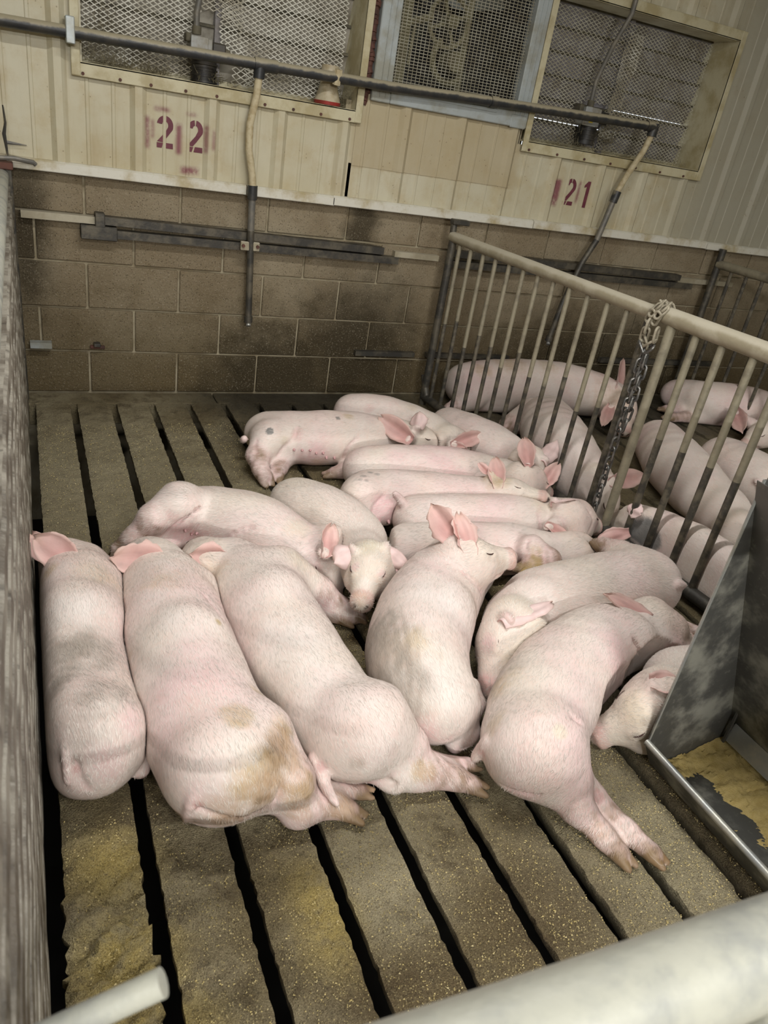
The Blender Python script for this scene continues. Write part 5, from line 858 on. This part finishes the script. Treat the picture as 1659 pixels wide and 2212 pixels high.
    {'id': 'P10', 'seed': 12, 'h': 0.0065, 'sz': 0.9, 'label': 'pig with one round grey spot on its haunch, hind legs over the open slats', 'spine': [[1.3258, -0.7353, 0.0919, 0.1021], [1.439, -0.8248, 0.1092, 0.1213], [1.5795, -0.852, 0.1159, 0.1287], [1.7535, -0.8384, 0.1058, 0.1175], [1.9013, -0.801, 0.0856, 0.0951]], 'skull': [1.9732, -0.8495, 0.1074], 'snout': [2.1246, -0.9238, 0.1089], 'roll': 8.8, 'limbs': [{'p': [[1.2892, -0.8747, 0.12, 0.0782], [1.2281, -0.9362, 0.08, 0.0461], [1.2273, -0.9924, 0.05, 0.0342], [1.2382, -1.0298, 0.03, 0.0303]], 'k': 0.06}, {'p': [[1.3543, -0.8821, 0.05, 0.0517], [1.3217, -0.9512, 0.03, 0.0351], [1.2965, -1.0071, 0.02, 0.0288]], 'k': 0.03}, {'p': [[1.6967, -1.0039, 0.04, 0.0526], [1.5958, -1.0148, 0.0319, 0.0339], [1.5488, -1.0117, 0.0258, 0.0278]], 'k': 0.03}], 'ears': [{'b': [1.8827, -0.9888, 0.17], 't': [1.7971, -0.8648, 0.22], 'n': [-0.6206, -0.621, 0.4788], 'w': 0.049, 'cup': 0.35, 'rag': 0.02}, {'b': [1.9645, -0.9154, 0.19], 't': [1.987, -0.8629, 0.24], 'n': [0.6449, 0.3641, -0.6719], 'w': 0.0418, 'cup': 0.4, 'dirty': 1}], 'creases': [{'p': [[1.3993, -0.9054, 0.1886], [1.3734, -0.9361, 0.1498], [1.3336, -0.9452, 0.1169], [1.3112, -0.9499, 0.0836]], 'r': 0.002, 'k': 0.013}, {'p': [[1.5966, -0.9792, 0.0765], [1.6094, -0.9814, 0.132], [1.6602, -0.9651, 0.1667]], 'r': 0.0016, 'k': 0.013}, {'p': [[1.2274, -0.9202, 0.1462], [1.2139, -0.9471, 0.1276], [1.2158, -0.975, 0.1093]], 'r': 0.0012, 'k': 0.0114}], 'tail': [[1.1921, -0.8505, 0.12, 0.0155], [1.1898, -0.8249, 0.1, 0.0118]], 'paint': [[1.2785, -0.9165, 0.1809, 0.0172, 'spot', 0.95, 0.12], [1.5814, -0.8954, 0.2285, 0.0119, 'spot', 0.8, 0.15], [1.6411, -0.8797, 0.2278, 0.0282, 'ochre', 0.5, 0.6], [1.4697, -0.9646, 0.0851, 0.0984, 'pink', 0.7, 0.7], [1.3927, -0.9215, 0.164, 0.0389, 'rose', 0.5, 0.8], [1.3384, -0.9382, 0.1516, 0.0308, 'ochre', 0.3, 0.7], [1.5002, -0.9506, 0.0443, 0.0479, 'tan', 0.5, 0.6]], 'teats': [[1.3815, -0.9433, 0.1082, 0.0062], [1.4155, -0.9516, 0.1088, 0.0063], [1.4468, -0.9616, 0.1125, 0.0063], [1.4725, -0.9689, 0.1022, 0.0063], [1.5012, -0.9755, 0.1043, 0.0063], [1.519, -0.9746, 0.0815, 0.0063], [1.5538, -0.9775, 0.0817, 0.0064]]},
    {'id': 'P11', 'seed': 13, 'h': 0.008, 'sz': 0.92, 'label': 'pig lying nearest the block wall, back of its haunch just above the spotted pig', 'spine': [[1.8233, -0.5116, 0.0923, 0.1004], [1.948, -0.5926, 0.1003, 0.109], [2.0519, -0.7076, 0.099, 0.1077], [2.127, -0.7919, 0.086, 0.0934]], 'skull': [2.1585, -0.9007, 0.11], 'snout': [2.2918, -0.9662, 0.0273], 'roll': -20, 'ears': [{'b': [2.1188, -1.0176, 0.15], 't': [2.2878, -0.9678, 0.17], 'n': [0.1634, -0.7913, 0.5892], 'w': 0.0377, 'cup': 0.4}, {'b': [2.0986, -1.0146, 0.14], 't': [2.1797, -1.0349, 0.11], 'n': [-0.144, -0.9555, 0.2576], 'w': 0.0293, 'cup': 0.4}], 'paint': [[1.8534, -0.6314, 0.1579, 0.031, 'rose', 0.4, 0.8], [2.0316, -0.7094, 0.2004, 0.0353, 'ochre', 0.3, 0.7]]},
    {'id': 'P12', 'seed': 14, 'h': 0.0065, 'sz': 0.92, 'label': 'rosy pig squeezed between the spotted-haunch pig and the speckled-hip pig', 'pinkness': 1.5, 'spine': [[1.6402, -1.1234, 0.0925, 0.1005], [1.797, -1.154, 0.1008, 0.1096], [1.9791, -1.191, 0.1023, 0.1112], [2.1444, -1.2314, 0.0925, 0.1006], [2.2611, -1.2442, 0.0751, 0.0816]], 'skull': [2.268, -1.3635, 0.14], 'snout': [2.4237, -1.3666, 0.072], 'roll': 0, 'planes': [[-0.9975, -0.0708, 0, -2.3567, 0.03]], 'ears': [{'b': [2.3492, -1.4039, 0.13], 't': [2.4328, -1.3568, 0.2], 'n': [-0.3073, -0.578, 0.756], 'w': 0.0355, 'cup': 0.4, 'rag': 0.04}], 'paint': [[1.7203, -1.1951, 0.1856, 0.0757, 'pink', 0.5, 0.8], [1.9061, -1.2575, 0.177, 0.1147, 'pink', 0.5, 0.8]]},
    {'id': 'P13', 'seed': 15, 'h': 0.006, 'sz': 0.92, 'label': 'pig with grey speckles over its hip and a rosy udder', 'spine': [[1.5575, -1.3504, 0.096, 0.1043], [1.689, -1.3811, 0.1003, 0.109], [1.8459, -1.4083, 0.0968, 0.1052], [1.9976, -1.4289, 0.0898, 0.0976], [2.0902, -1.4013, 0.0777, 0.0844]], 'skull': [2.0746, -1.4852, 0.1286], 'snout': [2.2043, -1.5975, 0.1908], 'roll': -19.3, 'limbs': [{'p': [[1.5018, -1.4075, 0.12, 0.084], [1.5197, -1.4568, 0.06, 0.0419]], 'k': 0.03, 'hoof': 0}], 'blobs': [[1.5929, -1.4445, 0.08, 0.0601, 0.02]], 'planes': [[-0.9975, -0.0708, 0, -2.3567, 0.03]], 'ears': [{'b': [2.0392, -1.4958, 0.19], 't': [2.0897, -1.3713, 0.25], 'n': [-0.2793, -0.3226, 0.9044], 'w': 0.0365, 'cup': 0.5, 'rag': 0.04}, {'b': [2.0347, -1.4293, 0.21], 't': [2.0129, -1.3755, 0.23], 'n': [-0.6972, -0.4802, 0.5323], 'w': 0.0185, 'cup': 0.4}], 'creases': [{'p': [[1.5721, -1.4555, 0.1513], [1.5281, -1.4792, 0.1276], [1.5123, -1.4885, 0.0846]], 'r': 0.0016, 'k': 0.0104}], 'paint': [[1.5678, -1.4928, 0.1048, 0.0761, 'pink', 0.9, 0.6], [1.5127, -1.3025, 0.1706, 0.0161, 'spot', 0.6, 0.3], [1.5057, -1.3898, 0.2029, 0.0139, 'spot', 0.6, 0.3], [1.5524, -1.3483, 0.1957, 0.0142, 'spot', 0.6, 0.3], [1.5723, -1.3695, 0.1974, 0.0123, 'spot', 0.5, 0.3], [1.4838, -1.4127, 0.2002, 0.0103, 'spot', 0.5, 0.3], [1.5058, -1.4231, 0.2005, 0.0103, 'spot', 0.5, 0.3], [1.4826, -1.2942, 0.1599, 0.0107, 'spot', 0.5, 0.3], [2.0483, -1.4587, 0.2076, 0.0736, 'ochre', 0.45, 0.7], [2.065, -1.5022, 0.2084, 0.0401, 'ochre', 0.4, 0.7]], 'teats': [[1.5461, -1.4962, 0.0665, 0.0069], [1.5845, -1.5013, 0.0643, 0.007]]},
    {'id': 'P14', 'seed': 16, 'h': 0.0075, 'sz': 0.92, 'label': 'white pig by the barred gate with both pink ears pricked up', 'spine': [[2.285, -0.6622, 0.0857, 0.0932], [2.3172, -0.8612, 0.1028, 0.1118], [2.3748, -1.0073, 0.1003, 0.109], [2.425, -1.0674, 0.0838, 0.0911]], 'skull': [2.3584, -1.2684, 0.16], 'snout': [2.4423, -1.355, 0.0319], 'roll': 0, 'planes': [[-0.9975, -0.0708, 0, -2.3567, 0.03]], 'ears': [{'b': [2.2559, -1.3746, 0.22], 't': [2.2967, -1.2564, 0.28], 'n': [-0.366, -0.3178, 0.8747], 'w': 0.0387, 'cup': 0.45, 'rag': 0.04}, {'b': [2.3768, -1.3273, 0.21], 't': [2.4967, -1.2298, 0.25], 'n': [0.1216, 0.2451, -0.9619], 'w': 0.0398, 'cup': 0.45}]},
    {'id': 'P15', 'seed': 17, 'h': 0.006, 'sz': 0.92, 'label': 'pig lying sideways with a curled-up tail, chin at the barred gate', 'spine': [[1.6844, -1.5328, 0.0867, 0.0943], [1.8391, -1.5615, 0.0912, 0.0991], [2.0136, -1.5852, 0.0913, 0.0992], [2.1604, -1.6132, 0.0876, 0.0952], [2.2551, -1.6107, 0.0787, 0.0855]], 'skull': [2.2795, -1.6785, 0.12], 'snout': [2.4708, -1.6465, 0.0711], 'roll': 0, 'planes': [[-0.9975, -0.0708, 0, -2.3567, 0.03]], 'ears': [{'b': [2.1164, -1.7644, 0.15], 't': [2.2035, -1.8051, 0.11], 'n': [0.0379, -0.658, 0.7521], 'w': 0.0259, 'cup': 0.5}, {'b': [2.1914, -1.6775, 0.2], 't': [2.3196, -1.6595, 0.19], 'n': [0.0852, -0.8734, -0.4795], 'w': 0.0266, 'cup': 0.4}], 'creases': [{'p': [[2.1663, -1.6367, 0.1753], [2.1276, -1.677, 0.1555], [2.1314, -1.7049, 0.1098]], 'r': 0.0012, 'k': 0.0104}, {'p': [[2.318, -1.7179, 0.1851], [2.3502, -1.7374, 0.142], [2.3143, -1.7643, 0.1086]], 'r': 0.0008, 'k': 0.0104}], 'tail': [[1.6196, -1.53, 0.1494, 0.0171], [1.6039, -1.5147, 0.1694, 0.0154], [1.5837, -1.5136, 0.1894, 0.0119]], 'paint': [[2.1589, -1.6452, 0.1661, 0.0537, 'cream', 0.5, 0.7], [2.3918, -1.7192, 0.1177, 0.0549, 'pink', 0.5, 0.7]]},
    {'id': 'P16', 'seed': 18, 'h': 0.0065, 'sz': 0.92, 'label': 'pig behind the raised-head pig, front trotter stained yellow-brown', 'spine': [[1.5699, -1.7158, 0.0838, 0.0911], [1.6923, -1.7475, 0.0876, 0.0952], [1.8377, -1.7774, 0.0919, 0.0998], [1.985, -1.8011, 0.0841, 0.0914], [2.1036, -1.8179, 0.0665, 0.0723]], 'skull': [2.1841, -1.8394, 0.08], 'snout': [2.359, -1.8116, 0.0482], 'roll': -60, 'limbs': [{'p': [[1.9465, -1.9004, 0.15, 0.0549], [1.9767, -1.9654, 0.15, 0.0398], [1.9153, -1.9621, 0.13, 0.0332]], 'k': 0.025}, {'p': [[1.5498, -1.714, 0.05, 0.049], [1.4754, -1.816, 0.0294, 0.0314], [1.4095, -1.8995, 0.0207, 0.0227]], 'k': 0.03}], 'planes': [[-0.9975, -0.0708, 0, -2.3567, 0.03]], 'creases': [{'p': [[1.9198, -1.9019, 0.197], [1.9037, -1.92, 0.1722], [1.8989, -1.9523, 0.1555]], 'r': 0.0012, 'k': 0.0104}], 'paint': [[1.9231, -1.9441, 0.1759, 0.0411, 'ochre', 0.55, 0.6], [1.8968, -1.9836, 0.1442, 0.0469, 'ochre', 0.7, 0.5], [1.4761, -1.8331, 0.0596, 0.0776, 'pink', 0.7, 0.7], [1.7729, -1.802, 0.1782, 0.0966, 'pink', 0.4, 0.8]]},
    {'id': 'R1', 'seed': 19, 'h': 0.0075, 'sz': 0.92, 'label': 'big stained pig in the next pen, lying along the block wall', 'pinkness': 1.2, 'spine': [[2.6587, -0.1705, 0.1223, 0.1329], [2.8951, -0.2154, 0.1412, 0.1535], [3.2098, -0.2623, 0.1442, 0.1568], [3.4354, -0.3384, 0.1278, 0.1389], [3.5493, -0.3945, 0.1026, 0.1115]], 'skull': [3.4914, -0.5505, 0.13], 'snout': [3.4203, -0.7054, 0.0461], 'roll': 0, 'limbs': [{'p': [[2.6315, -0.2648, 0.08, 0.089], [2.545, -0.2785, 0.03, 0.0416], [2.4818, -0.3025, 0.0289, 0.0309]], 'k': 0.03}, {'p': [[2.8518, -0.2742, 0.05, 0.0697], [2.7202, -0.266, 0.03, 0.0372], [2.6101, -0.2714, 0.0269, 0.0289]], 'k': 0.03}], 'planes': [[0.9975, 0.0708, 0, 2.3867, 0.09]], 'ears': [{'b': [3.5197, -0.4272, 0.22], 't': [3.7476, -0.1714, 0.3], 'n': [0.5274, -0.6434, 0.5549], 'w': 0.0437, 'cup': 0.4}, {'b': [3.3755, -0.574, 0.14], 't': [3.2473, -0.6957, 0.08], 'n': [-0.1819, -0.2741, 0.9443], 'w': 0.037, 'cup': 0.3}], 'paint': [[2.8531, -0.2478, 0.277, 0.105, 'ochre', 0.5, 0.7], [3.0774, -0.2929, 0.2835, 0.0798, 'ochre', 0.4, 0.7], [3.4307, -0.5368, 0.1816, 0.1864, 'tan', 0.5, 0.8], [2.6772, -0.2512, 0.2341, 0.0622, 'ochre', 0.5, 0.6]]},
    {'id': 'R2', 'seed': 20, 'h': 0.007, 'sz': 0.95, 'label': 'pig in the next pen facing the bars, broad pink ear flopped behind the chain', 'spine': [[2.8299, -0.7218, 0.1293, 0.1361], [2.6491, -1.0718, 0.1508, 0.1588], [2.5841, -1.2831, 0.1349, 0.142], [2.6124, -1.3492, 0.1063, 0.1119]], 'skull': [2.5549, -1.4896, 0.15], 'snout': [2.5891, -1.6249, 0.0067], 'roll': 0, 'limbs': [{'p': [[2.8679, -0.5541, 0.08, 0.1015], [2.6924, -0.6056, 0.05, 0.0544], [2.6092, -0.678, 0.03, 0.0364]], 'k': 0.03}], 'planes': [[0.9975, 0.0708, 0, 2.3867, 0.09]], 'ears': [{'b': [2.5919, -1.5389, 0.2], 't': [2.8371, -1.4615, 0.18], 'n': [0.2871, -0.759, 0.5843], 'w': 0.0428, 'cup': 0.3, 'rag': 0.02}]},
    {'id': 'R3', 'seed': 21, 'h': 0.008, 'sz': 0.92, 'label': 'pale pig in the next pen, rump toward the wall, behind the chained bars', 'spine': [[3.3506, -1.0247, 0.1203, 0.1307], [3.1884, -1.3165, 0.1354, 0.1472], [3.1195, -1.545, 0.1239, 0.1346], [3.0952, -1.7126, 0.1041, 0.1132]], 'skull': [3.0126, -1.8857, 0.12], 'snout': [3.1076, -2.0083, 0.0103], 'roll': 0, 'planes': [[0.9975, 0.0708, 0, 2.3867, 0.09]]},
    {'id': 'R4', 'seed': 22, 'h': 0.007, 'sz': 0.92, 'label': 'pig in the next pen with a dark grey patch behind its ear, against the bars', 'spine': [[2.5827, -2.3099, 0.1227, 0.1334], [2.5789, -2.1611, 0.1282, 0.1393], [2.5874, -2.0021, 0.1249, 0.1357], [2.6182, -1.8275, 0.0983, 0.1068]], 'skull': [2.5703, -1.7554, 0.12], 'snout': [2.5816, -1.5888, 0.0527], 'roll': 30, 'planes': [[0.9975, 0.0708, 0, 2.3867, 0.09]], 'ears': [{'b': [2.4239, -1.8401, 0.14], 't': [2.3289, -1.8077, 0.1], 'n': [-0.4654, -0.7063, 0.5335], 'w': 0.0319, 'cup': 0.3}, {'b': [2.5014, -1.7529, 0.2], 't': [2.5101, -1.8059, 0.2], 'n': [0.8813, 0.1445, -0.45], 'w': 0.0327, 'cup': 0.3}], 'paint': [[2.5368, -1.8289, 0.1277, 0.0652, 'spot', 1.0, 0.3], [2.5279, -1.7743, 0.1131, 0.0478, 'spot', 1.0, 0.3], [2.5356, -1.8855, 0.124, 0.0464, 'spot', 0.9, 0.3], [2.5411, -1.6874, 0.0431, 0.0267, 'grey', 0.6, 0.5]]},
    {'id': 'R5', 'seed': 23, 'h': 0.009, 'sz': 0.92, 'label': 'pig farthest along in the next pen, trotters pointing at the gate', 'pinkness': 1.3, 'spine': [[4.2186, -0.2463, 0.095, 0.1033], [4.2804, -0.452, 0.1246, 0.1354], [4.492, -0.5612, 0.13, 0.1413], [4.5933, -0.7341, 0.1222, 0.1328]], 'skull': [4.3085, -0.8847, 0.1], 'snout': [4.1477, -0.9037, 0.0482], 'roll': 0, 'limbs': [{'p': [[4.379, -0.3864, 0.06, 0.0846], [4.1335, -0.3968, 0.04, 0.0414], [4.0776, -0.3348, 0.0278, 0.0298]], 'k': 0.03}, {'p': [[4.3218, -0.4929, 0.04, 0.0651], [4.0995, -0.4785, 0.03, 0.0349], [3.9856, -0.4682, 0.0269, 0.0289]], 'k': 0.03}], 'planes': [[0.9975, 0.0708, 0, 2.3867, 0.09]], 'ears': [{'b': [4.2358, -0.7069, 0.16], 't': [4.1448, -0.8705, 0.1], 'n': [-0.6467, 0.0813, 0.7584], 'w': 0.0503, 'cup': 0.3}]},
    {'id': 'R6', 'seed': 24, 'h': 0.009, 'sz': 0.92, 'label': 'pig in the next pen cut by the picture edge, curled tail showing', 'pinkness': 0.8, 'spine': [[3.6092, -1.2227, 0.1145, 0.1244], [3.5495, -1.4473, 0.1291, 0.1403], [3.511, -1.6604, 0.1304, 0.1417], [3.5514, -1.7801, 0.1085, 0.1179]], 'planes': [[0.9975, 0.0708, 0, 2.3867, 0.09]], 'tail': [[3.3749, -1.6639, 0.1718, 0.0168], [3.3758, -1.6217, 0.1932, 0.0127], [3.3788, -1.5982, 0.1925, 0.0106]]}]
# ---------------------------------------------------------------- the animals
def mat_pig():
    m = Mat('pig_skin'); at = m.n('Attribute', attribute_name='tint'); hs = m.n('Attribute', attribute_name='coat'); w = m.world()
    sx = m.n('SeparateXYZ'); m.set(sx.inputs[0], hs.outputs['Vector'])
    wob = m.noise(w, 9., 2.); cb = m.n('CombineXYZ')
    m.set(cb.inputs[0], m.math('MULTIPLY', sx.outputs[0], 34.)); m.set(cb.inputs[1], m.math('MULTIPLY', m.math('ADD', sx.outputs[1], m.math('ADD', m.math('MULTIPLY', wob, .03), m.math('MULTIPLY', sx.outputs[0], .16))), 460.))
    hair = m.noise(cb.outputs[0], 1., 3., .6, .4); skin = m.noise(w, 160., 3., .6); blot = m.noise(w, 26., 4., .6)
    amt = sx.outputs[2]; base = at.outputs['Color']
    c = m.mix(m.math('MULTIPLY', m.ramp(blot, .42, .7), .22), base, m.mix(1., base, (.93, .74, .70), 'MULTIPLY'))
    c = m.mix(m.math('MULTIPLY', amt, m.ramp(hair, .52, .72, 0., .55)), c, m.mix(.55, c, (.86, .80, .72)))
    c = m.mix(m.math('MULTIPLY', amt, m.ramp(hair, .30, .48, .34, 0.)), c, m.mix(1., c, (.84, .70, .62), 'MULTIPLY'))
    h = m.math('ADD', m.math('MULTIPLY', m.math('MULTIPLY', hair, amt), 1.), m.math('MULTIPLY', skin, .35))
    return m.done(c, .52, normal=m.bump(h, .22, .003), spec=.38)
PIGM = mat_pig()
def mat_hair():
    m = Mat('bristle'); return m.done(m.n('Attribute', attribute_name='tint').outputs['Color'], .55, spec=.3)
HAIRM = mat_hair()
for p in PIGS: p['_prims'] = primitives(p)
for p in PIGS:
    V, Q, C, S, A, hair, bristles = build_animal(p, [q for q in PIGS if q is not p], p['h'])
    o = p['spine'][0]; org = np.array([o[0], o[1], 0.])
    me = bpy.data.meshes.new('pig'); n = len(V); me.vertices.add(n); me.vertices.foreach_set('co', (V - org).astype(np.float32).ravel())
    me.loops.add(Q.size); me.polygons.add(len(Q)); me.loops.foreach_set('vertex_index', Q.astype(np.int32).ravel()); me.polygons.foreach_set('loop_start', np.arange(0, Q.size, 4, dtype=np.int32))
    me.update(calc_edges=True); me.validate(); me.polygons.foreach_set('use_smooth', np.ones(len(me.polygons), bool))
    a = me.attributes.new('tint', 'FLOAT_COLOR', 'POINT'); a.data.foreach_set('color', np.concatenate([C, np.ones((n, 1))], 1).astype(np.float32).ravel())
    a = me.attributes.new('coat', 'FLOAT_VECTOR', 'POINT'); a.data.foreach_set('vector', np.stack([S, A, hair], 1).astype(np.float32).ravel())
    me.materials.append(PIGM); ob = bpy.data.objects.new('pig', me); ob.location = org; link(ob); ob['label'] = p['label']; ob['category'] = 'pig'; ob['group'] = 'pigs resting in the pen' if p['id'][0] == 'P' else 'pigs in the next pen'
    HV, HQ, HT, HC = bristles; hm = bpy.data.meshes.new('bristles'); hm.from_pydata((HV - org).tolist(), [], HQ.tolist() + HT.tolist()); hm.update()
    a = hm.attributes.new('tint', 'FLOAT_COLOR', 'POINT'); a.data.foreach_set('color', np.concatenate([HC, np.ones((len(HC), 1))], 1).astype(np.float32).ravel())
    hm.materials.append(HAIRM); ho = bpy.data.objects.new('bristles', hm); link(ho, ob); ho['kind'] = 'stuff'
# loose feed grains on the slats
v = []; f = []
for p in PIGS: p['_sp'] = catmull(p['spine'], 3)
for i in range(34000):
    y = -3.25 + 1.6 * rs.rand() ** 1.4 if i < 27000 else -1.7 + 1.3 * rs.rand(); k = rs.randint(0, 9); x = G0 + PITCH * k + GAP + .006 + rs.rand() * (PITCH - GAP - .012)
    if any((x - q[0]) ** 2 + (y - q[1]) ** 2 < (q[3] * .95) ** 2 for p in PIGS for q in p['_sp']): continue
    s = .0007 + .0016 * rs.rand() ** 3; a = rs.rand() * 6.28; n = len(v); el = 1 + rs.rand()
    v += [(x + s * el * math.cos(a), y + s * el * math.sin(a), .0005), (x + s * math.cos(a + 2.1), y + s * math.sin(a + 2.1), .0005), (x + s * math.cos(a + 4.2), y + s * math.sin(a + 4.2), .0005), (x, y, .002 + s * .8)]
    f += [(n, n + 1, n + 3), (n + 1, n + 2, n + 3), (n + 2, n, n + 3)]
mesh_ob('feed_crumbs', v, f, MAT['crumb'], None, kind='stuff', label='loose yellow feed crumbs scattered over the concrete slats', category='feed')
